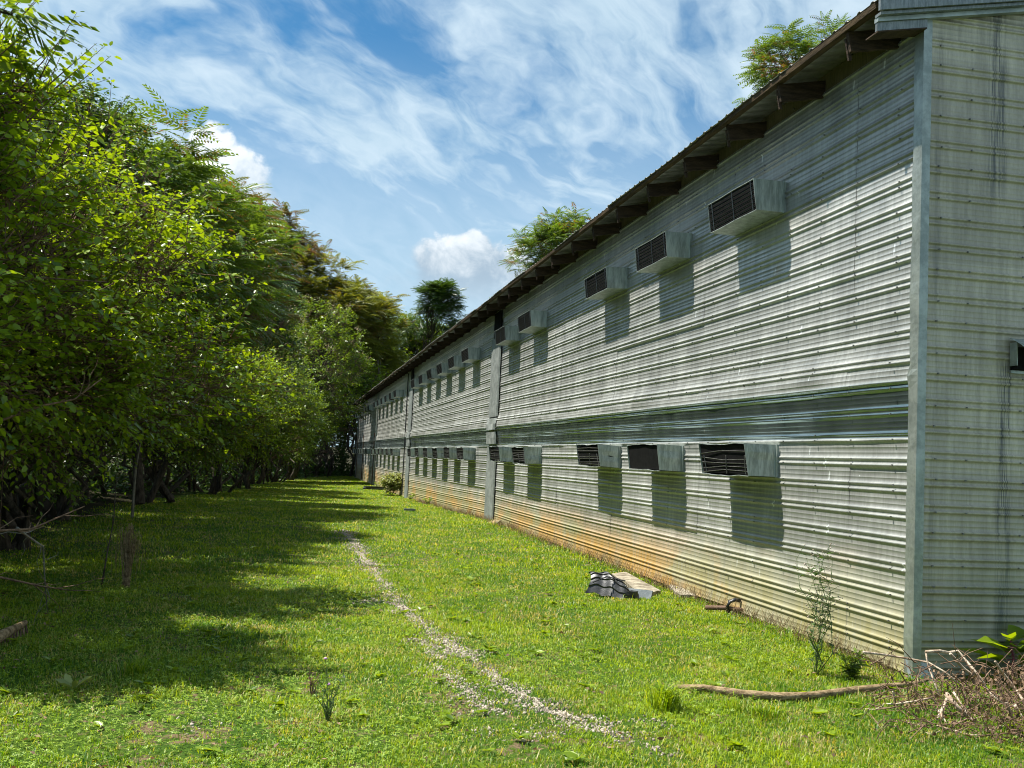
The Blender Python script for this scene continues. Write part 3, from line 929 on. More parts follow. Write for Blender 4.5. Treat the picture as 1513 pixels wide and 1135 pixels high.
    if seeds:
        si = rs.integers(0, ns, seeds); k = 26
        p = (S0[si] + dr[si] * L[si][:, None])[np.repeat(np.arange(seeds), k)] + rs.normal(0, .16, (seeds * k, 3))
        rot = frames(rs.normal(0, 1, (seeds * k, 3)), rs.normal(0, 1, (seeds * k, 3)), np.zeros(seeds * k))
        V, F = scatter(LEAF4V, LEAF4F, p, rot, rs.uniform(.06, .13, seeds * k))
        np_child('seed_clusters', V + B, F, M['blossom'], root)
    return root

def bp(x, y): return (x, y, g1(x, y))
# ---- edge of the wood, near to far
t1 = tree('mulberry_tree', bp(-3.75, 9.4), 5.2, (.35, .1, 3.3, 1.75, 1.6, 2.3), 56, .60, 'leaf5', .100, 'leaf_bright',
          'large leaved bright green young tree nearest the camera at the left edge', seed=3, trunk_r=.07, shoots=27, shoot_len=.58, leaves=12, low=1.0, trunks=2,
          extra_blobs=((1.05, .2, 4.6), (1.35, .6, 4.2), (.75, .2, 5.1)))
t2 = tree('mulberry_tree', bp(-3.7, 12.4), 5.6, (.55, 0, 3.2, 2.0, 1.9, 2.2), 70, .66, 'leaf5', .100, 'leaf_bright',
          'broad leaved yellow green tree with arching boughs, second from the left edge', seed=5, trunk_r=.09, shoots=27, shoot_len=.62, leaves=12, low=1.25, trunks=2,
          extra_blobs=((1.9, .2, 4.4), (2.2, -.2, 3.6), (2.6, .4, 2.9), (2.7, .1, 2.3)))
t3 = tree('small_leaved_tree', bp(-4.0, 16.3), 6.4, (.5, 0, 3.5, 2.4, 2.4, 2.7), 85, .72, 'leaf4', .105, 'leaf_mid',
          'bushy small leaved tree with a sunny olive green dome behind the broad leaved ones', seed=7, trunk_r=.10, shoots=24, shoot_len=.6, leaves=14, low=1.3, trunks=3)
t4 = tree('rounded_dark_tree', bp(-4.6, 17.6), 7.6, (.9, 1.0, 5.5, 1.9, 1.9, 2.2), 60, .66, 'leaf4', .12, 'leaf_dark',
          'dark rounded tree crown standing above the olive dome, first against the sky', seed=9, trunk_r=.12, shoots=24, shoot_len=.55, leaves=13, low=2.2)
t5 = tree('tree_of_heaven', bp(-4.6, 22.3), 8.2, (.5, 0, 5.7, 2.3, 2.3, 2.9), 46, .8, 'frond', .62, 'leaf_ail',
          'dark feathery leaved tree with drooping fronds in front of the left white cloud', seed=11, trunk_r=.12, shoots=7, shoot_len=.7, leaves=9, low=2.0)
t6 = tree('leafy_edge_tree', bp(-4.3, 22.0), 6.0, (.7, 0, 3.3, 2.4, 2.6, 2.6), 70, .75, 'leaf4', .12, 'leaf_bright',
          'bright green leafy tree leaning out over the mown grass strip', seed=13, trunk_r=.10, shoots=22, shoot_len=.6, leaves=13, low=1.4, trunks=2)
t7 = tree('tree_of_heaven', bp(-4.1, 28), 9.0, (.2, 0, 6.1, 2.8, 2.8, 3.0), 62, .85, 'frond', .66, 'leaf_ail',
          'tall deep green feathery tree right of the left white cloud', seed=15, trunk_r=.13, shoots=7, shoot_len=.8, leaves=9, low=2.2)
t8 = tree('tree_of_heaven', bp(-3.6, 34.5), 9.6, (.5, 0, 7.0, 2.5, 2.6, 3.1), 56, .8, 'frond', .6, 'leaf_red',
          'tall feathery tree with reddish brown drying foliage at its top', seed=17, trunk_r=.13, shoots=8, shoot_len=.8, leaves=9, low=2.5)
t9 = tree('leafy_edge_tree', bp(-3.6, 30), 6.4, (.5, 0, 3.6, 2.3, 2.7, 2.8), 70, .75, 'leaf4', .13, 'leaf_mid',
          'mid green edge tree half shading the lawn below the feathery trees', seed=19, trunk_r=.10, shoots=22, shoot_len=.6, leaves=13, low=1.3, trunks=2)
t10 = tree('leafy_edge_tree', bp(-2.9, 40), 6.4, (.4, 0, 3.6, 2.4, 2.7, 2.7), 75, .8, 'leaf4', .15, 'leaf_bright',
           'light green edge tree low beside the far part of the lawn', seed=21, trunk_r=.10, shoots=21, shoot_len=.65, leaves=13, low=.9, trunks=2)
t11 = tree('leafy_edge_tree', bp(-1.9, 51), 7.2, (.6, 0, 3.9, 2.6, 3, 3.2), 72, .9, 'leaf4', .17, 'leaf_mid',
           'mid green tree at the wood edge where the lawn narrows', seed=23, trunk_r=.11, shoots=20, shoot_len=.7, leaves=13, low=.6, trunks=2)
t12 = tree('dense_tree', bp(-3.0, 46), 10.2, (.5, 0, 5.8, 2.8, 3, 3.8), 90, .95, 'leaf4', .17, 'leaf_dark',
           'dark dense tree between the reddish brown one and the golden one', seed=25, trunk_r=.15, shoots=19, shoot_len=.75, leaves=13, low=1.2)
t13 = tree('tree_of_heaven', bp(2.0, 92), 18.5, (0.2, 0, 13.5, 4.4, 4, 5.2), 80, 1.25, 'frond', 1.05, 'leaf_gold',
           'golden brown feathery tree with thin bare limbs beyond the end of the poultry house', seed=27, trunk_r=.20, shoots=8, shoot_len=1.2, leaves=9, low=7.5, seeds=0, trunks=4, trunk_mat='bark')
t14 = tree('tree_of_heaven', bp(6.6, 96), 18.3, (-.8, 0, 12.6, 3.0, 3.4, 4.6), 55, 1.2, 'frond', 1.05, 'leaf_gold',
           'feathery tree just right of the golden one, above the roof end', seed=29, trunk_r=.20, shoots=8, shoot_len=1.2, leaves=9, low=6, trunks=3)
t15 = tree('flowering_tree', bp(-.2, 70), 13.5, (1.6, 0, 7.2, 3.2, 3.2, 5.2), 85, 1.1, 'leaf4', .22, 'leaf_mid',
           'tree with pale cream seed clusters hanging down its lit side', seed=31, trunk_r=.17, shoots=16, shoot_len=.9, leaves=13, low=1.4, seeds=95, trunks=2)
t16 = tree('round_topped_tree', bp(12.9, 106), 21.0, (.9, 0, 17.9, 2.1, 2.2, 2.3), 30, .85, 'frond', .85, 'leaf_dark',
           'lone round topped dark tree in the gap of sky left of the right white cloud', seed=33, trunk_r=.20, shoots=9, shoot_len=.9, leaves=9, low=12, extra_blobs=((-1.7, 0, 15.8), (-1.2, 0, 15.2), (3.0, 0, 16.2), (3.4, 0, 15.4), (2.2, 0, 14.8), (-2.2, 0, 14.8)))
t17 = tree('dense_tree', bp(9.5, 112), 15.6, (0, 0, 10.6, 5.4, 4.5, 7.2), 110, 1.4, 'leaf4', .30, 'leaf_mid',
           'broad green tree mass under the lone round topped tree', seed=35, trunk_r=.25, shoots=16, shoot_len=1.1, leaves=13, low=2.5)
c18 = at(835, 335, 62)
t18 = tree('tree_of_heaven', bp(c18.x, 62), 16.6, (.3, 0, c18.z - 1.5, 3.4, 3, 2.4), 44, .95, 'frond', .8, 'leaf_ail',
           'green feathery tree rising behind the roof right of the white cloud', seed=37, trunk_r=.18, shoots=8, shoot_len=.9, leaves=9, low=10.5)
c19 = at(1185, 118, 34)
t19 = tree('tree_of_heaven', bp(c19.x, 34), 16.2, (0, 0, c19.z, 2.1, 2.0, 1.5), 34, .7, 'frond', .62, 'leaf_ail',
           'sparse feathery tree peeping over the roof near the top of the photograph', seed=39, trunk_r=.16, shoots=6, shoot_len=.6, leaves=8, low=9, extra_blobs=((.9, 0, at(1225, 55, 34).z), (-1.3, 0, at(1115, 118, 34).z)))

# ---- bare and half dead trees, their twigs against the sky
def bare_tree(name, base, h, spread, label, seed, r=.09, levels=4, tufts=0):
    rs = np.random.default_rng(seed)
    root = empty(name, base, label, 'tree')
    B = np.array(base, float); P0 = []; P1 = []; R0 = []; R1 = []; ends = []
    def grow(p, d, L, r, lv):
        n = 3
        for _ in range(n):
            q = p + d * L / n
            P0.append(p); P1.append(q); R0.append(r); R1.append(r * .82)
            p = q; r *= .82; d = norm(d + rs.normal(0, .14, 3) + np.array([0, 0, .03]))
            if lv > 0 and rs.random() < .75:
                s = norm(d + rs.normal(0, .62, 3) * np.array([spread, spread, .6]))
                grow(p, s, L * rs.uniform(.5, .75), r * .6, lv - 1)
        if lv > 0: grow(p, d, L * .7, r * .8, lv - 1)
        else: ends.append(p)
    grow(B, np.array([0, 0, 1.]), h * .42, r, levels)
    V, F = twigs_np(np.array(P0), np.array(P1), np.maximum(np.array(R0), .012), np.maximum(np.array(R1), .009))
    np_child('trunk', V, F, M['bark_pale'], root)
    if tufts:
        e = np.array(ends)[rs.integers(0, len(ends), tufts)]
        k = 8; si = np.repeat(np.arange(tufts), k)
        az = rs.uniform(0, 6.28, tufts * k); fd = norm(np.stack([np.cos(az), np.sin(az), rs.uniform(-.3, .5, tufts * k)], 1))
        V, F = scatter(FRV6, FRF6, e[si], frames(fd, np.repeat([[0, 0, 1.]], tufts * k, 0), rs.normal(0, .3, tufts * k)), rs.uniform(.5, 1.0, tufts * k))
        np_child('crown', V, F, M['leaf_ail'], root)
    return root
bare_tree('bare_tree', bp(15.8, 82), 15.5, 1.3, 'grey leafless tree with fine twigs in front of the right white cloud', 3, .13, 4, 26)
bare_tree('bare_tree', bp(7.0, 88), 15.5, 1.1, 'thin leafless tree leaning over the far end of the roof', 8, .10, 3, 0)
bare_tree('bare_tree', bp(at(1092, 140, 33).x, 33), 13.6, 1.2, 'thin leafless twig sticking up behind the roof left of the sparse feathery tree', 12, .05, 3, 0)
bare_tree('bare_tree', bp(-3.3, 23.5), 7.4, 1.0, 'thin dead stem poking out above the feathery tree beside the left cloud', 14, .04, 3, 0)
bare_tree('bare_tree', bp(-4.2, 15.9), 7.0, .8, 'thin dead stem poking out above the dark rounded crown', 16, .035, 2, 0)
bare_tree('bare_tree', bp(2.8, 91), 17.0, 1.2, 'leafless grey tree rising through the golden brown tree', 18, .07, 4, 0)

# overhanging bough at the top left corner
def bough(pts, label, seed, nfr=26, size=.55):
    rs = np.random.default_rng(seed)
    P_ = [np.array(p, float) for p in pts]
    root = empty('tree_of_heaven', tuple(P_[0]), label, 'tree')
    mb = MB(); mb.tube(P_, [.10 - .085 * i / (len(P_) - 1) for i in range(len(P_))], 6); mb.build('trunk', M['bark'], root, True)
    ps = []; ds = []
    for i in range(nfr):
        t = .55 + .45 * rs.random(); a = min(int(t * (len(P_) - 1)), len(P_) - 2); f = t * (len(P_) - 1) - a
        ps.append(P_[a] * (1 - f) + P_[a + 1] * f); ds.append(norm(np.array([rs.normal(.1, .6), rs.normal(-.1, .6), rs.normal(-.05, .3)])))
    n = len(ps)
    V, F = scatter(FRV, FRF, np.array(ps), frames(np.array(ds), np.repeat([[0, 0, 1.]], n, 0), rs.normal(0, .4, n)), size * rs.uniform(.7, 1.2, n))
    np_child('crown', V, F, M['leaf_ail'], root)
e1 = at(18, 30, 9.0)
bough([(-5.2, 9.2, -.1), (-5.3, 9.2, 3), (-4.6, 9.1, 5.2), (-3.8, 9.0, 5.95), (e1.x - .35, 9.0, e1.z + .12), (e1.x, 9.0, e1.z + .05)], 'dark drooping frond bough hanging into the top left corner', 4, 34, .55)

# ---- second and third ranks: copies stand deeper in the wood
kids = {id(t): children(t) for t in (t3, t4, t6, t9, t10, t11, t12, t17, t7, t8)}
def rank(src, lst, group, labels):
    for i, (x, y, s) in enumerate(lst):
        c = copy_tree(src, bp(x, y), rng.uniform(0, 6.28), (s, s, s * rng.uniform(.9, 1.1)), labels[i] if isinstance(labels, list) else labels, kids[id(src)])
        c['group'] = group
rank(t4, [(-7.5, 14.5, .9), (-8.2, 20, .95), (-7.8, 26, 1.0), (-7, 33, 1.05), (-9.5, 10, .8), (-7, 40, 1.1)], 'dark trees inside the wood', 'dark green tree inside the wood behind the first row on the left')
rank(t9, [(-7.2, 12, .95), (-7.6, 17.5, 1.0), (-7.4, 23.5, 1.05), (-6.8, 30, 1.1), (-6.2, 37, 1.15), (-5.8, 44, 1.2), (-5.2, 52, 1.3), (-4.6, 60, 1.4)], 'middle green trees inside the wood', 'mid green tree inside the wood behind the first row on the left')
rank(t12, [(-10.5, 28, .9), (-10, 38, .95), (-8.5, 50, 1.0), (-5.5, 62, 1.15), (-3.8, 76, 1.3), (-9, 70, 1.4), (-2.5, 98, 1.5), (-12, 52, 1.2)], 'tall dark trees deep in the wood', 'tall dark tree deep in the wood on the far left side')
rank(t11, [(-1.9, 59, 1.0), (-1.0, 66, .95)], 'edge trees along the far lawn', ['green edge tree just beyond where the lawn narrows', 'last green edge tree before the far end of the lawn'])
rank(t17, [(11.8, 110, .94), (14.5, 112, .96), (19.0, 116, 1.0), (22.5, 119, 1.04), (0.5, 116, 1.15), (-8, 112, 1.3), (18.5, 118, .92), (26, 118, .85), (5, 108, .86), (3.0, 100, .72), (8.6, 103, .78), (13.5, 104, .72)], 'green trees beyond the poultry house', 'green tree in the wood beyond the far end of the poultry house')

c = copy_tree(t8, bp(-3.9, 93), 1.1, (1.9, 1.9, 2.3), 'very tall feathery reddish green tree just left of the golden brown one', kids[id(t8)])
c = copy_tree(t7, bp(-7.2, 84), 2.1, (2.2, 2.2, 2.35), 'very tall deep green feathery tree far back, left of the reddish one', kids[id(t7)])
# ---- thin trunks at the wood's edge
sap = empty('sapling', bp(-4.3, 14), 'thin dark leafless lower trunk among many at the shaded edge of the wood', 'sapling', 'thin trunks along the wood edge')
mb = MB(); rs = np.random.default_rng(2)
o_ = np.array(wloc(sap))
mb.tube([o_ + p for p in curve_pts((0, 0, -.2), (.15, .1, 4.6), 8, 0, rs)], [.055 - .004 * i for i in range(9)], 7)
mb.build('trunk', M['bark'], sap, True)
mb = MB()
for i in range(16):
    z0 = rs.uniform(.7, 4.2); a = rs.uniform(0, 6.28); L = rs.uniform(.4, 1.3)
    mb.tube([o_ + p for p in curve_pts((.03, .02, z0), (math.cos(a) * L, math.sin(a) * L, z0 + rs.uniform(-.1, .6)), 4, .05, rs)], [.012, .010, .008, .006, .003], 4)
mb.build('twigs', M['twig'], sap)
n = 420; p = np.clip(rs.normal(0, .5, (n, 3)), -.8, .8) * np.array([.8, .8, .8]) + np.array([0, 0, 3.7])
V, F = scatter(LEAF4V, LEAF4F, p + o_, frames(rs.normal(0, 1, (n, 3)) * np.array([1, 1, .3]), norm(rs.normal(0, .4, (n, 3)) + [0, 0, 1]), np.zeros(n)), rs.uniform(.08, .14, n))
np_child('crown', V, F, M['leaf_mid'], sap)
sk = children(sap); cnt = 0
edge = lambda y: np.interp(y, [8, 20, 30, 45, 60, 72, 88], [-3.5, -4.1, -3.9, -2.6, -1.3, .4, 4.0])
r5 = np.random.default_rng(21)
for i in range(72):
    y = 9 + 78 * r5.random() ** 1.35; x = float(edge(y)) - r5.uniform(.1, 3.2)
    s = r5.uniform(.7, 1.25)
    copy_tree(sap, bp(x, y), r5.uniform(0, 6.28), (s * r5.uniform(.7, 1.6), s * r5.uniform(.7, 1.6), s), None, sk)
for i in range(10):
    x = r5.uniform(-1, 6.5); y = r5.uniform(88, 94)
    copy_tree(sap, bp(x, y), r5.uniform(0, 6.28), (2.6, 2.6, 2.2), None, sk)

# ---- undergrowth inside the wood: one mass of leaves
rs = np.random.default_rng(44)
n = 80000
y = 7 + 95 * rs.random(n) ** 1.4
x = np.interp(y, [8, 20, 30, 45, 60, 72, 88, 100], [-3.5, -4.1, -3.9, -2.6, -1.3, .4, 4.0, 12]) - .8 - 9 * rs.random(n) ** .8
far = rs.random(n) < .42
x = np.where(far, rs.uniform(-6, 22, n), x); y = np.where(far, rs.uniform(89, 100, n), y)
z = gz(x, y) + (rs.random(n) ** 1.8) * np.where(far, 8.5, np.interp(x - np.interp(y, [8, 20, 30, 45, 60, 72, 88, 100], [-3.5, -4.1, -3.9, -2.6, -1.3, .4, 4.0, 12]), [-8, -3, -.8], [4.5, 2.2, .5]))
clump = np.sin(x * 2.1 + y * .9) * np.sin(y * 1.3 - x) + .3 * rs.normal(0, 1, n)
k = clump > -.15
p = np.stack([x, y, z], 1)[k]; n = len(p)
V, F = scatter(LEAF4V, LEAF4F, p, frames(rs.normal(0, 1, (n, 3)) * np.array([1, 1, .4]), norm(rs.normal(0, .5, (n, 3)) + [0, 0, 1]), np.zeros(n)), rs.uniform(.07, .17, n) * (1 + p[:, 1] * .017))
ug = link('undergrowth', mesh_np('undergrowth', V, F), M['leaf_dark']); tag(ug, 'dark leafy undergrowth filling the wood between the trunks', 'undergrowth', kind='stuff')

# ================================================================ LAWN
track = [atg(*p) for p in ((995, 1118), (960, 1104), (870, 1072), (790, 1040), (735, 1005), (690, 968), (640, 935), (605, 908), (575, 875), (548, 838), (522, 800), (505, 783))]
track2 = [atg(*p) for p in ((728, 1058), (700, 1030), (665, 1000), (640, 985), (655, 960), (600, 945))]
def dist_poly(x, y, poly):
    d = np.full(len(x), 1e9)
    for a, b in zip(poly[:-1], poly[1:]):
        ax, ay, bx, by = a.x, a.y, b.x, b.y
        L2 = (bx - ax) ** 2 + (by - ay) ** 2
        t = np.clip(((x - ax) * (bx - ax) + (y - ay) * (by - ay)) / L2, 0, 1)
        d = np.minimum(d, np.hypot(x - ax - t * (bx - ax), y - ay - t * (by - ay)))
    return d
bare_spots = [(atg(300, 1070), .48), (atg(140, 1065), .38), (atg(420, 1010), .22), (atg(560, 1090), .16), (atg(860, 990), .13), (atg(700, 900), .15), (atg(250, 880), .2), (atg(1050, 970), .10), (atg(380, 945), .12), (atg(770, 1110), .16), (atg(60, 1110), .15), (atg(965, 1070), .14), (atg(540, 890), .25), (atg(1290, 905), .0)]
def grass(N, ymin, ymax, hmul, wbase, seed, ntip=True):
    rs = np.random.default_rng(seed)
    u = rs.random(N); y = ymin * (ymax / ymin) ** u
    xl = np.interp(y, [0, 8, 20, 30, 45, 60, 72, 88], [-3.7, -3.7, -4.1, -3.9, -2.6, -1.3, .4, 3.6]) - .5
    xr = np.where(y < 7.75, 7.0, 5.1)
    vl = -.27 * y - 1.1
    xl = np.maximum(xl, vl)
    x = xl + (xr - xl) * rs.random(N)
    den = .5 + .5 * np.sin(x * 1.9 + 1.2 * np.sin(y * .8)) * np.sin(y * 1.5 + x * .7)
    thin = .62 + .38 * den
    d1 = dist_poly(x, y, track); d2 = dist_poly(x, y, track2)
    jig = .05 * np.sin(x * 23 + y * 11) + .04 * np.sin(y * 31 - x * 7)
    cl_ = .5 + .5 * np.sin(x * 7.3 + 2 * np.sin(y * 3.1)) * np.sin(y * 6.1 + 1.7 * np.sin(x * 4.3)); thin = thin * (.45 + .65 * cl_)
    keep = (rs.random(N) < thin) & ((d1 + jig > .10) | (rs.random(N) < .30)) & ((d2 + jig > .08) | (rs.random(N) < .38))
    for c, r in bare_spots:
        if r > 0: keep &= (np.hypot((x - c.x), (y - c.y) * .7) + jig * 2 > r) | (rs.random(N) < .16)
    keep &= (np.abs(x) < 50)
    shade = np.clip((x - xl) / 1.2, 0, 1); keep &= rs.random(N) < (.25 + .75 * shade)
    x = x[keep]; y = y[keep]; n = len(x); den = den[keep]
    nearwall = np.exp(-np.abs(5.1 - x) / .18)
    h = hmul * rs.uniform(.45, 1.15, n) * (.75 + .5 * den) * (1 + 1.2 * nearwall * rs.random(n)); h = np.where(rs.random(n) < .012, h * 2.1, h)
    wd = (wbase + .00052 * y) * rs.uniform(.7, 1.3, n)
    az = rs.uniform(0, 2 * math.pi, n); ln = rs.uniform(.2, 1.35, n)
    b = np.stack([x, y, gz(x, y) - .004], 1)
    dirx = np.stack([np.cos(az), np.sin(az), np.zeros(n)], 1); s = np.stack([-np.sin(az), np.cos(az), np.zeros(n)], 1) * (wd / 2)[:, None]
    up = np.array([0, 0, 1.])
    m1 = b + up * (h * .6)[:, None] + dirx * (h * ln * .35)[:, None]
    tip = b + up * (h * (1 - .35 * ln))[:, None] + dirx * (h * ln * 1.0)[:, None]
    V = np.stack([b - s, b + s, m1 + s * .8, m1 - s * .8, tip], 1)
    q = np.arange(n)[:, None] * 5
    F3 = np.concatenate([q + np.array([[0, 1, 2]]), q + np.array([[0, 2, 3]]), q + np.array([[3, 2, 4]])], 0)
    return V.reshape(-1, 3), F3
V1, F1 = grass(480000, 5.0, 15, .044, .0024, 1)
V2, F2 = grass(280000, 14, 90, .058, .0036, 2)
F2 = F2 + len(V1)
gr = link('lawn_grass', mesh_np('lawn_grass', np.concatenate([V1, V2]), np.concatenate([F1, F2])), M['grass'])
tag(gr, 'short bright green grass of the lawn strip beside the poultry house', 'grass', kind='stuff')
# clover
CL = []; CF = []
for k in range(3):
    a = k * 2.094; k0 = len(CL)
    for r_, t_ in ((0, 0), (.7, -.5), (1.05, 0), (.7, .5)):
        CL.append((r_ * math.cos(a + t_), r_ * math.sin(a + t_), .12 * r_)); 
    CF.append((k0, k0 + 1, k0 + 2, k0 + 3))
CL = np.array(CL); CF = np.array(CF)
rs = np.random.default_rng(9); n = 110000
y = 4.8 + 8 * rs.random(n) ** 1.5; x = rs.uniform(-3.4, 6.5, n)
pat = np.sin(x * 1.3 + 2) * np.sin(y * 1.1 + x) + .5 * np.sin(x * 3.3 - y * 2.1)
k = (rs.random(n) < np.clip(.30 + .5 * pat + np.clip((1.5 - x) * .2, -.3, .45), .04, 1)) & (x > -.27 * y - 1.1) & ((x < 5.1) | (y < 7.7)) & (dist_poly(x, y, track) > .12) & (dist_poly(x, y, track2) > .1)
x = x[k]; y = y[k]; n = len(x)
p = np.stack([x, y, gz(x, y) + rs.uniform(.012, .045, n)], 1)
V, F = scatter(CL, CF, p, frames(np.stack([rs.normal(0, 1, n), rs.normal(0, 1, n), rs.normal(0, .25, n)], 1), norm(rs.normal(0, .25, (n, 3)) + [0, 0, 1]), np.zeros(n)), rs.uniform(.007, .015, n))
cl = link('clover', mesh_np('clover', V, F), M['clover']); tag(cl, 'low clover and small weeds mixed into the near lawn', 'clover', kind='stuff')

# small flat rosettes, dead leaves and straw lying in the turf
rs = np.random.default_rng(31); n = 380
y = 4.9 + 13 * rs.random(n) ** 1.4; x = rs.uniform(-3.4, 5.0, n); k = x > -.27 * y - .3; x = x[k]; y = y[k]; n = len(x); q = 7; si = np.repeat(np.arange(n), q); az = rs.uniform(0, 6.28, n * q)
V, F = scatter(LEAF5V * [1, .9, 1], LEAF5F, np.stack([x[si], y[si], gz(x, y)[si] + .022], 1), frames(np.stack([np.cos(az), np.sin(az), rs.uniform(.15, .7, n * q)], 1), np.repeat([[0, 0, 1.]], n * q, 0), rs.normal(0, .3, n * q)), (rs.uniform(.035, .085, n)[si]) * rs.uniform(.7, 1.2, n * q))
lw = link('lawn_weeds', mesh_np('lawn_weeds', V, F), M['leaf_bright']); tag(lw, 'small flat weed rosettes scattered through the lawn', 'weeds', kind='stuff')
n = 5200; y = 4.9 + 30 * rs.random(n) ** 1.8; xl = np.maximum(np.interp(y, [0, 20, 30, 45], [-3.9, -4.1, -3.9, -2.6]), -.27 * y - .3); x = xl + (5.1 - xl) * rs.random(n)
k = rs.random(n) < np.clip(.25 + 1.2 * np.exp(-(x - xl) / .8) + 1.0 * np.exp(-(5.1 - x) / .25), 0, 1); x = x[k]; y = y[k]; n = len(x)
V, F = scatter(LEAF4V, LEAF4F, np.stack([x, y, gz(x, y) + rs.uniform(.01, .05, n)], 1), frames(np.stack([rs.normal(0, 1, n), rs.normal(0, 1, n), rs.normal(0, .4, n)], 1), norm(rs.normal(0, .5, (n, 3)) + [0, 0, 1]), np.zeros(n)), rs.uniform(.015, .05, n))
ll = link('fallen_leaves', mesh_np('fallen_leaves', V, F), M['deadleaf']); tag(ll, 'dry brown leaves and bits fallen on the lawn and along the wall foot', 'leaf litter', kind='stuff')
n = 2600; y = 7.9 + 34 * rs.random(n) ** 1.3; x = 5.10 - np.abs(rs.normal(0, .10, n)); b_ = np.stack([x, y, gz(x, y)], 1); a_ = rs.uniform(0, 6.28, n); L = rs.uniform(.06, .22, n)
V, F = twigs_np(b_, b_ + np.stack([np.cos(a_) * L * .6, np.sin(a_) * L * .6, L], 1), np.full(n, .0022) + .00008 * y, np.full(n, .0008))
ds = link('dry_straw', mesh_np('dry_straw', V, F), M['tansoil']); tag(ds, 'dry straw stalks standing along the foot of the wall', 'dry grass', kind='stuff')

# gravel of the worn track
rs = np.random.default_rng(12)
OV = np.array([(1, 0, 0), (0, 1, 0), (-1, 0, 0), (0, -1, 0), (0, 0, .7), (0, 0, -.7)], float); OF = np.array([(0, 1, 4), (1, 2, 4), (2, 3, 4), (3, 0, 4), (1, 0, 5), (2, 1, 5), (3, 2, 5), (0, 3, 5)])
def stones(poly, dens, wid, seed):
    rs = np.random.default_rng(seed); P_ = []
    for a, b in zip(poly[:-1], poly[1:]):
        L = (b - a).length; n = int(L * dens)
        t = rs.random(n); o = rs.normal(0, wid, n) * (.7 + .5 * np.sin(t * 9 + a.y * 3)); d = (b - a).normalized(); q = Vector((-d.y, d.x, 0))
        P_.append(np.stack([a.x + (b.x - a.x) * t + q.x * o, a.y + (b.y - a.y) * t + q.y * o], 1))
    return np.concatenate(P_)
xy = np.concatenate([stones(track, 1150, .125, 1), stones(track2, 900, .14, 2)] + [np.array([[atg(*c).x, atg(*c).y]]) + rs.normal(0, .09, (k_, 2)) for c, k_ in (((540, 890), 120), ((290, 1075), 60), ((965, 1068), 60), ((770, 885), 30), ((800, 1085), 120), ((720, 1085), 80), ((497, 795), 60))])
kp = (np.sin(xy[:, 1] * 5.1) * np.sin(xy[:, 1] * 2.3 + 1) + rs.normal(0, .35, len(xy))) > -.62; xy = xy[kp]
n = len(xy); s3 = rs.uniform(.5, 1.3, (n, 3)); 
rot = frames(rs.normal(0, 1, (n, 3)), rs.normal(0, 1, (n, 3)), np.zeros(n)) * s3[:, None, :]
V, F = scatter(OV * (1 + rs.normal(0, .12, OV.shape)), OF, np.stack([xy[:, 0], xy[:, 1], gz(xy[:, 0], xy[:, 1]) + .002], 1), rot, .006 + .014 * rs.random(n) ** 2.5)
m, T = mat('pale gravel'); g = T.n('ShaderNodeNewGeometry')
c = T.mix(g.outputs['Random Per Island'], (.095, .080, .055, 1), (.46, .40, .32, 1)); out(T, princ(T, c, .9, 0, .2).outputs[0]); M['gravel'] = m
gv = link('track_gravel', mesh_np('track_gravel', V, F), m); tag(gv, 'pale loose gravel showing along the worn track in the lawn', 'gravel', kind='stuff')

# ================================================================ THINGS ON THE GROUND
def thing_mb(name, base, label, cat, group=None): return empty(name, base, label, cat, group)
# black ribbed plastic piece
b0 = atg(895, 884)
V = []; F = []; n = 40; m_ = 40; du = Vector((.86, -.51, 0)); dv = Vector((.35, .80, 0)).normalized()
for i in range(n + 1):
    for j in range(m_ + 1):
        s = i / n - .5; t = j / m_
        rib = .016 if (j % 10) < 5 else 0
        z = .02 + .25 * math.sin(t * math.pi * .55) * (1 - .9 * (s + .08) ** 2 * (1 if s < 0 else 2.2)) - .05 * s + rib * .7 + .012 * math.sin(s * 17 + t * 3)
        v = b0 + du * (s * .52 + .05 * math.sin(t * 3)) + dv * (t * .22 - rib * .6 - .03 * math.sin(s * 6)); v.z = b0.z + max(z, .012)
        V.append(v)
for i in range(n):
    for j in range(m_): q = i * (m_ + 1) + j; F.append((q, q + m_ + 1, q + m_ + 2, q + 1))
b = MB(); b.add(V, F)
root = thing_mb('ribbed_sheet', b0, 'buckled black ribbed plastic sheet lying in the grass beside the pale slab', 'plastic sheet')
o = b.build('ribbed_panel', M['blackplastic'], root); md = o.modifiers.new('t', 'SOLIDIFY'); md.thickness = .008
b = MB()
for k in range(5): b.box(-.05, .05, -.03, .03, -.02, .03, rot=Matrix.Rotation(k * 1.1, 3, 'Z') @ Matrix.Rotation(k * .7, 3, 'X'), c=(b0.x + .24 + .03 * k, b0.y - .10 + .05 * math.sin(k * 2), b0.z + .04 + .02 * (k % 3)))
b.tube([b0 + Vector((-.2, -.1, .2)), b0 + Vector((0, 0, .26)), b0 + Vector((.28, .12, .20))], .008, 5)
b.build('broken_edge', M['blackplastic'], root)

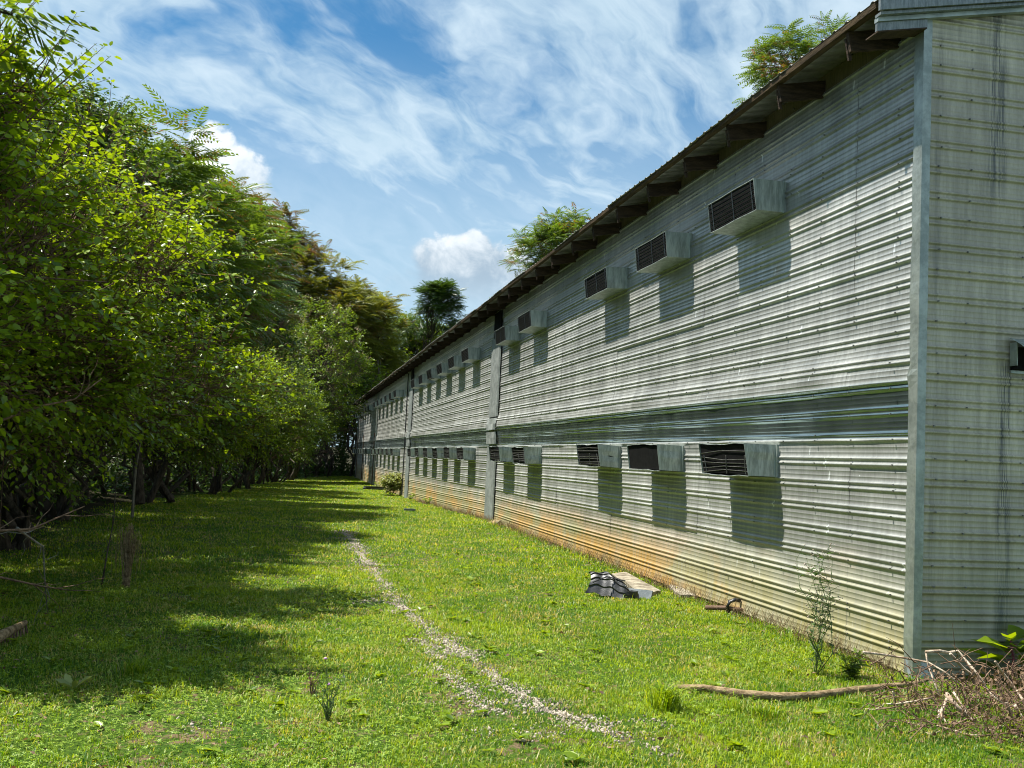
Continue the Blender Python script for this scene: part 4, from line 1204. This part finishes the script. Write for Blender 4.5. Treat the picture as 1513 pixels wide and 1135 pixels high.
def rough_block(name, pts, thick, m, label, cat, seed, origin=None):
    """irregular flat slab from an outline on the ground"""
    rs = random.Random(seed); b = MB(); n = 0
    P_ = []
    for a, c in zip(pts, pts[1:] + pts[:1]):
        for q in range(5):
            t = q / 5; v = Vector(a).lerp(Vector(c), t); P_.append(v + Vector((rs.uniform(-.02, .02), rs.uniform(-.02, .02), 0)))
    k = len(P_); cen = sum(P_, Vector()) / k
    tp = [v + Vector((0, 0, thick + rs.uniform(-.012, .012))) for v in P_]; ti = [v.lerp(cen, .12) + Vector((0, 0, thick + .012)) for v in P_]
    V = [v + Vector((0, 0, -.06)) for v in P_] + tp + ti + [cen + Vector((0, 0, thick + .018))]
    F = []
    for i in range(k):
        j = (i + 1) % k
        F += [(i, j, k + j, k + i), (k + i, k + j, 2 * k + j, 2 * k + i), (2 * k + i, 2 * k + j, 3 * k)]
    b.add(V, F); o = b.build(name, m, None, origin=cen); return tag(o, label, cat)
rough_block('concrete_slab', [atg(905, 853), atg(922, 849), atg(975, 878), atg(950, 885)], .045, M['concrete'], 'pale broken slab of concrete along the foot of the wall by the black sheet', 'slab', 3)
c0 = atg(948, 886)
b = MB(); b.box(-.27, .27, -.012, .012, -.05, .16, rot=Matrix.Rotation(R(-42), 3, 'Z') @ Matrix.Rotation(R(-30), 3, 'X'), c=(c0.x - .12, c0.y + .10, c0.z - .03))
o = b.build('dark_board', M['slab'], None, origin=c0); tag(o, 'slate grey board leaning on the edge of the pale concrete slab', 'board')
rough_block('concrete_lump', [atg(985, 866), atg(1012, 872), atg(1028, 886), atg(1002, 884)], .05, M['concrete'], 'small pale concrete lump half hidden in grass right of the black sheet', 'concrete', 5)

# pipe with black band
p0 = at(1042, 906, 11.35); p1 = at(1068, 903, 11.2); p2 = Vector((WX + .02, p1.y - .1, p1.z + .02))
p0.z = g1(p0.x, p0.y) + .045
root = thing_mb('drain_pipe', p0, 'short rusty pipe stub poking out under the wall with a black band', 'pipe')
b = MB(); b.tube([p0, p0.lerp(p2, .5) + Vector((0, 0, .015)), p2], .026, 10); b.build('pipe', M['rustpipe'], root, True)
a = p0.lerp(p2, .62)
b = MB(); pts = [a + Vector((-.02 + .10 * math.sin(t) * .6, -.03 + .02 * t, .02 + .11 * math.sin(t * 1.0))) for t in [q * .25 for q in range(9)]]
b.tube([a + Vector((-.03, .0, -.05)), a + Vector((-.045, 0, .03)), a + Vector((-.02, 0, .09)), a + Vector((.05, 0, .115)), a + Vector((.11, 0, .10))], .022, 8); b.build('rubber_band', M['blackplastic'], root, True)

# long rotten pole in the grass
pp = [(985, 1022), (1040, 1024), (1100, 1033), (1150, 1037), (1200, 1035), (1260, 1027), (1310, 1021), (1350, 1017), (1372, 1010)]
P_ = [atg(*p) + Vector((0, 0, .035)) for p in pp]
b = MB(); b.tube(P_, [.016, .026, .030, .032, .030, .030, .026, .020, .012], 9); o = b.build('fallen_pole', M['tansoil'], None, True, origin=P_[0])
tag(o, 'long curved rotten pole lying in the grass in front of the corner', 'pole')
# log end at the left edge
P_ = [atg(-60, 985) + Vector((0, 0, .03)), atg(0, 953) + Vector((0, 0, .07)), atg(36, 938) + Vector((0, 0, .10))]
root = thing_mb('broken_log', P_[1], 'short torn log end with hanging bark at the lower left edge', 'log')
b = MB(); b.tube(P_, [.05, .045, .022], 9); b.build('wood', M['tansoil'], root, True)
b = MB()
for k in range(9):
    q = P_[1].lerp(P_[2], k / 8.) ; b.tube([q, q + Vector((.02, -.03, -.06)), q + Vector((.01 * k - .03, -.04, -.13))], [.012, .010, .003], 4)
b.build('torn_bark', M['twig'], root)

# brush pile: dead cut branches at the corner
base = atg(1400, 1075)
root = thing_mb('brush_pile', base, 'tangled heap of dead cut branches and brown leaves at the bottom right', 'brush pile')
def S(px, py, off=(0, 0)): return (px / 4.83 + 1280, py / 4.83 + 900)
sticks = [([(570, 605), (650, 700), (750, 905), (890, 1005)], 6.6, .013), ([(425, 305), (530, 300), (590, 312), (650, 298), (740, 400), (820, 500), (870, 590), (1000, 680), (1080, 900)], 6.9, .0095),
          ([(-20, 308), (120, 325), (245, 345), (440, 380), (560, 450), (700, 560), (870, 665)], 7.1, .0075), ([(600, 320), (690, 420), (810, 510), (900, 620), (1010, 700)], 6.8, .008),
          ([(425, 310), (440, 400), (470, 480), (520, 620)], 6.9, .006), ([(575, 640), (540, 720), (500, 820), (455, 910)], 6.6, .009), ([(520, 725), (570, 820), (630, 945), (710, 975), (750, 900)], 6.5, .007),
          ([(-10, 868), (60, 820), (110, 770), (125, 695), (200, 680), (330, 660), (460, 635), (520, 700)], 6.9, .007), ([(1180, 700), (1125, 660), (1040, 540), (960, 440), (920, 375)], 6.7, .010),
          ([(1000, 665), (1040, 790), (1090, 900), (1130, 1000)], 6.5, .010), ([(1060, 690), (1110, 830), (1150, 950)], 6.5, .011), ([(500, 1135), (600, 1080), (730, 1055), (880, 1045)], 6.2, .007),
          ([(280, 1085), (330, 1000), (340, 970), (395, 940)], 6.4, .006), ([(400, 1050), (470, 1110), (520, 1160)], 6.2, .006), ([(190, 590), (205, 640), (195, 720), (210, 800)], 6.8, .006),
          ([(860, 975), (930, 960), (1010, 900), (1080, 900)], 6.3, .007), ([(690, 450), (720, 560), (700, 660)], 6.9, .005), ([(620, 590), (690, 700), (780, 830), (860, 975)], 6.5, .006)]
for k, (pl, Y, r) in enumerate(sticks):
    P_ = []
    for i, q in enumerate(pl):
        v = at(*S(*q), Y - .12 * math.sin(i * 1.3 + k)); v.z = max(v.z, g1(v.x, v.y) + .01); P_.append(v)
    b = MB(); b.tube(P_, [r * 1.35 * (1 - .45 * i / len(P_)) for i in range(len(P_))], 6); b.build('branch', M['deadwood'], root, True)
rs = np.random.default_rng(6)
b = MB()
for i in range(430):
    px = 1513 - 260 * rs.random() ** 1.5 + 30; py = rs.uniform(975, 1150); Y = rs.uniform(5.9, 7.4)
    if px < 1360 and py > 1060 and rs.random() < .6: continue
    p = at(px, py, Y); p.z = float(np.clip(p.z, g1(p.x, p.y) + .01, .55)); L = rs.uniform(.08, .38)
    d = np.array([rs.normal(0, .7), rs.normal(0, .5), rs.normal(-.05, .5)]); q = np.array(p) + norm(d) * L; q[2] = max(q[2], .01)
    b.tube(curve_pts(p, q, 3, rs.uniform(-.2, .2), rs), [.0040, .0034, .0026, .0012], 4)
b.build('twigs', M['twig'], root)
n = 2600
px = 1530 - 250 * rs.random(n) ** 1.3; py = rs.uniform(985, 1150, n); Y = rs.uniform(5.9, 7.3, n); P_ = np.array([tuple(at(a, c, e)) for a, c, e in zip(px, py, Y)])
P_[:, 2] = np.clip(P_[:, 2], .02, .42)
keep = rs.random(n) < np.clip(.25 + (px - 1340) / 170, .1, 1); P_ = P_[keep]; n = len(P_)
V, F = scatter(LEAF4V, LEAF4F, P_, frames(np.stack([rs.normal(0, .5, n), rs.normal(0, .5, n), rs.normal(-1, .5, n)], 1), norm(rs.normal(0, 1, (n, 3))), np.zeros(n)), rs.uniform(.014, .045, n))
np_child('dead_leaves', V, F, M['deadleaf'], root)

# slender weed against the wall
def weed(name, base, h, label, cat, seed, nst=6, leafn=8, leafs=.04, spread=.18, lm='leaf_mid', stem='greenstem', heads=None, headr=.006, r=.004):
    rs = np.random.default_rng(seed); root = empty(name, base, label, cat); B = np.array(base)
    mb = MB(); lp = []; ld = []; tips = []
    for i in range(nst):
        a = rs.uniform(0, 6.28); L = h * rs.uniform(.6, 1); off = np.array([math.cos(a) * spread * L, math.sin(a) * spread * L * .7, L])
        pts = curve_pts(B, B + off, 6, 0, rs); mb.tube(pts, [r * (1 - .12 * k) for k in range(7)], 5)
        for j in range(leafn):
            t = rs.uniform(.1, .95); k = int(t * 6); p = pts[k] + (pts[min(k + 1, 6)] - pts[k]) * (t * 6 - k)
            az = rs.uniform(0, 6.28); lp.append(p); ld.append((math.cos(az), math.sin(az), rs.uniform(-.2, .8)))
            if heads and t > .45:
                q = p + norm(np.array(ld[-1])) * h * .09; mb.tube([p, q], [r * .4, r * .25], 3); tips.append(q)
        tips.append(pts[-1])
    mb.build('stem', M[stem], root)
    n = len(lp)
    V, F = scatter(LEAF4V * np.array([1, .6, 1]), LEAF4F, np.array(lp), frames(np.array(ld), np.repeat([[0, 0, 1.]], n, 0), rs.normal(0, .4, n)), leafs * rs.uniform(.6, 1.3, n))
    np_child('leaves', V, F, M[lm], root)
    if heads:
        tp = np.array(tips); n = len(tp)
        V, F = scatter(OV, OF, tp, frames(rs.normal(0, 1, (n, 3)), rs.normal(0, 1, (n, 3)), np.zeros(n)), np.full(n, headr) * rs.uniform(.7, 1.2, n))
        tag(np_child('flower_heads', V, F, heads, root), kind='stuff')
    return root
M['pinkflower'] = plain('pink flower', (.42, .16, .38), (.65, .36, .60), 30, .7)
M['seedhead'] = plain('tan seed head', (.22, .16, .10), (.50, .42, .36), 30, .8)
wb = bp(4.55, 7.95)
weed('tall_weed', bp(4.36, 8.0), 1.12, 'slender branching weed with tiny pinkish heads growing against the wall', 'weed', 3, 11, 24, .055, .15, 'leaf_dark', 'greenstem', M['seedhead'], .008, .0045)
weed('weed_clump', bp(4.62, 7.9), .22, 'low leafy green clump at the foot of the slender weed', 'weed', 5, 26, 7, .07, .5, 'leaf_mid')
weed('thistle', bp(*atg(483, 1068)[:2]), .34, 'thin stemmed thistle with pink flower heads in the lawn', 'thistle', 8, 9, 7, .04, .28, 'leaf_dark', 'greenstem', None)
for k, (px, py) in enumerate(((481, 973), (486, 1011))):
    fb = atg(483, 1068); v = at(px, py, fb.y); rt = empty('thistle_flower', (fb.x, fb.y, fb.z), ['upper pink thistle flower on a thin stem in the lawn', 'lower pink thistle flower on a thin stem in the lawn'][k], 'flower')
    b = MB(); b.tube([fb, fb.lerp(v, .5) + Vector((.01, 0, 0)), v], [.003, .002, .002], 4); b.build('stem', M['greenstem'], rt)
    V, F = scatter(OV, OF, np.array([tuple(v)]), frames(np.array([[1., 0, 0]]), np.array([[0, 0, 1.]]), np.zeros(1)), np.array([.014])); np_child('flower_head', V, F, M['pinkflower'], rt)
weed('brown_weed', bp(*atg(462, 1030)[:2]), .22, 'small dry brown weed left of the thistle', 'weed', 9, 8, 6, .03, .25, 'deadleaf', 'twig')
# big leaved plants
def rosette(name, base, nl, L, label, cat, seed, lm, up=.6, stem=None, hs=0.):
    rs = np.random.default_rng(seed); root = empty(name, base, label, cat); B = np.array(base)
    az = rs.uniform(0, 6.28, nl); d = np.stack([np.cos(az), np.sin(az), rs.uniform(.2, 1.0, nl) * up], 1); p = B[None] + np.stack([np.zeros(nl), np.zeros(nl), rs.uniform(.02, max(hs, .03), nl)], 1) + d * np.array([.05, .05, 0]) * L * 3
    big = np.array([(0, 0, 0), (.22, .17, .05), (.62, .19, .03), (1, 0, -.15), (.5, 0, -.03), (.22, -.17, .05), (.62, -.19, .03)])
    V, F = scatter(big, LEAF5F, p, frames(d, np.repeat([[0, 0, 1.]], nl, 0), rs.normal(0, .3, nl)), L * rs.uniform(.6, 1.1, nl)); np_child('leaves', V, F, M[lm], root)
    if hs:
        b = MB(); b.tube([B, B + np.array([.02, 0, hs * .6]), B + np.array([-.01, .01, hs])], [.012, .010, .006], 6)
        for k in range(nl): b.tube([B + np.array([0, 0, p[k][2] - B[2]]), p[k]], [.004, .003], 4)
        b.build('stem', M[stem], root)
    return root
rosette('broadleaf_plant', bp(*atg(108, 1022)[:2]), 8, .13, 'pale broad leaved dock plant in the lawn at lower left', 'plant', 4, 'leaf_pale', 1.1)
pk = at(1494, 1008, 7.55); pk.z = g1(pk.x, pk.y)
rosette('pokeweed', tuple(pk), 24, .34, 'leafy pokeweed with a dark red stem against the end wall', 'plant', 6, 'leaf_bright', .45, 'purplestem', .40)
pk2 = at(1540, 1010, 7.6); pk2.z = g1(pk2.x, pk2.y)
rosette('pokeweed', tuple(pk2), 26, .26, 'second leafy pokeweed cut by the right edge of the photograph', 'plant', 7, 'leaf_bright', .45, 'purplestem', .42)
# bush by the far wall
bb = bp(4.75, 49.5)
tree('pale_bush', bb, 1.3, (0, 0, .62, .50, .55, .50), 26, .26, 'leaf4', .14, 'leaf_pale', 'round pale yellow green bush against the far part of the wall', 'bush', seed=50, trunk_r=.02, shoots=10, shoot_len=.3, leaves=9, low=.12)
for k, (yy, h) in enumerate(((43.5, .35), (38.0, .28), (60.5, .55))):
    weed('wall_weed', bp(4.95, yy), h, ['small green weed at the wall right of the pale bush', 'smaller green weed at the wall nearest the first joint', 'green weed at the wall left of the pale bush'][k], 'weed', 60 + k, 14, 8, .09, .6, 'leaf_bright', r=.006)
# stack of dark sheets and a small board
q = atg(556, 724)
for k in range(3):
    b = MB(); b.box(-.75, .75, -.30, .30, 0, .045, rot=Matrix.Rotation(R(6 * k - 4), 3, 'Z'), c=(q.x + .05 * k, q.y, q.z + .02 + .058 * k))
    for s in (-1, 0, 1): b.box(-.75, .75, -.02, .02, .045, .053, rot=Matrix.Rotation(R(6 * k - 4), 3, 'Z'), c=(q.x + .05 * k, q.y + s * .16, q.z + .02 + .058 * k))
    o = b.build('dark_sheet', M['slab' if k == 1 else 'blackplastic'], None, origin=(q.x, q.y, q.z)); tag(o, ['bottom dark sheet of the small stack lying on the far lawn', 'middle grey sheet of the small stack lying on the far lawn', 'top black sheet of the small stack lying on the far lawn'][k], 'sheet', 'stacked dark sheets on the far lawn')
q = atg(605, 756)
b = MB(); b.box(-.17, .17, -.06, .06, 0, .05, c=(q.x, q.y, q.z + .03)); b.box(-.15, .15, -.02, .02, .05, .058, c=(q.x, q.y, q.z + .03)); o = b.build('dark_board', M['slab'], None, origin=q); tag(o, 'small dark board lying alone on the lawn below the pale bush', 'board')

# dry stalk bundle and dead twigs at the left
q = atg(186, 868)
root = thing_mb('dry_weed', q, 'tan bundle of drooping dead stalks standing at the shaded lawn edge', 'dead weed')
rs = np.random.default_rng(77); b = MB()
for i in range(60):
    a = rs.uniform(0, 6.28); r_ = rs.uniform(.02, .10); top = np.array(q) + np.array([rs.normal(0, .04), rs.normal(0, .04), rs.uniform(.45, .72)])
    e = top + np.array([math.cos(a) * r_ * 1.6, math.sin(a) * r_, -rs.uniform(.15, .5)])
    b.tube([np.array(q) + rs.normal(0, .02, 3) * [1, 1, 0], top, (top + e) / 2 + np.array([math.cos(a) * r_, 0, .08]), e], [.004, .003, .0025, .001], 3)
b.build('stalks', M['tansoil'], root)
def stick(px0, Y0, pts, r, label, name='dead_branch', m='twig', side=7, seed=1):
    P_ = [at(a, c, Y0 + .2 * i) for i, (a, c) in enumerate(pts)]
    root = empty(name, tuple(P_[0]), label, 'branch'); b = MB(); b.tube(P_, [r * (1 - .8 * i / len(P_)) for i in range(len(P_))], 5); b.build('limb', M[m], root, True)
    rs = np.random.default_rng(seed); b = MB()
    for i in range(side):
        k = rs.integers(0, len(P_) - 1); p = P_[k].lerp(P_[k + 1], rs.random()); L = rs.uniform(.15, .5)
        d = norm(np.array(P_[k + 1] - P_[k]) * 2 + rs.normal(0, .35, 3)); b.tube(curve_pts(p, np.array(p) + d * L, 3, .05, rs), [r * .4, r * .3, r * .2, r * .1], 3)
    if side: b.build('twigs', M[m], root)
stick(0, 8.6, [(-60, 792), (0, 784), (45, 782), (85, 765), (125, 748)], .014, 'bare pale twig reaching in from the left above the shaded grass', m='twig', seed=1)
stick(0, 8.6, [(-40, 845), (10, 855), (60, 866), (100, 872)], .012, 'bare twig low at the left edge just above the grass', m='twig', seed=2)
stick(0, 9.0, [(25, 780), (40, 792), (64, 808), (66, 850), (70, 905)], .012, 'thin bent sapling stem in the left shade', m='bark_pale', seed=3)
stick(0, 9.6, [(-40, 640), (0, 622), (60, 600), (110, 590), (150, 560)], .016, 'pale bare branch crossing the lower leaves at left', m='twig', seed=4)
stick(0, 12.5, [(150, 868), (158, 820), (168, 770), (172, 700)], .012, 'upright dark stem beside the tan stalk bundle', m='bark', seed=5)
# coarse grass tufts
def tuft(base, n, h, label, seed, mt='grass'):
    rs = np.random.default_rng(seed); az = rs.uniform(0, 6.28, n); ln = rs.uniform(.4, 1.3, n); hh = h * rs.uniform(.5, 1.1, n)
    B = np.array(base) + np.stack([rs.normal(0, .05, n), rs.normal(0, .05, n), np.zeros(n)], 1); d = np.stack([np.cos(az), np.sin(az), np.zeros(n)], 1); s = np.stack([-np.sin(az), np.cos(az), np.zeros(n)], 1) * .003
    V = np.stack([B - s, B + s, B + d * (hh * ln * .35)[:, None] + np.outer(hh * .7, [0, 0, 1]) + s, B + d * (hh * ln * .35)[:, None] + np.outer(hh * .7, [0, 0, 1]) - s,
                  B + d * (hh * ln * .8)[:, None] + np.outer(hh * .85, [0, 0, 1]) + s * .6, B + d * (hh * ln * .8)[:, None] + np.outer(hh * .85, [0, 0, 1]) - s * .6], 1)
    q = np.arange(n)[:, None] * 6; F = np.concatenate([q + np.array([[0, 1, 2, 3]]), q + np.array([[3, 2, 4, 5]])], 0)
    o = link('grass_tuft', mesh_np('grass_tuft', V.reshape(-1, 3) - np.array(base), F), M[mt]); o.location = base; tag(o, label, 'grass tuft')
tuft(tuple(atg(985, 1050)), 260, .20, 'coarse darker grass tuft right of the gravel track near the pole', 1, 'grass')
tuft(tuple(atg(1130, 1062)), 90, .13, 'coarse grass tuft in front of the rotten pole', 2, 'grass')
tuft(tuple(atg(195, 1000)), 120, .15, 'dark grass tuft in the near left lawn', 3, 'grass')
tuft(tuple(atg(1090, 1052)), 60, .12, 'small grass tuft touching the middle of the pole', 4, 'grass')
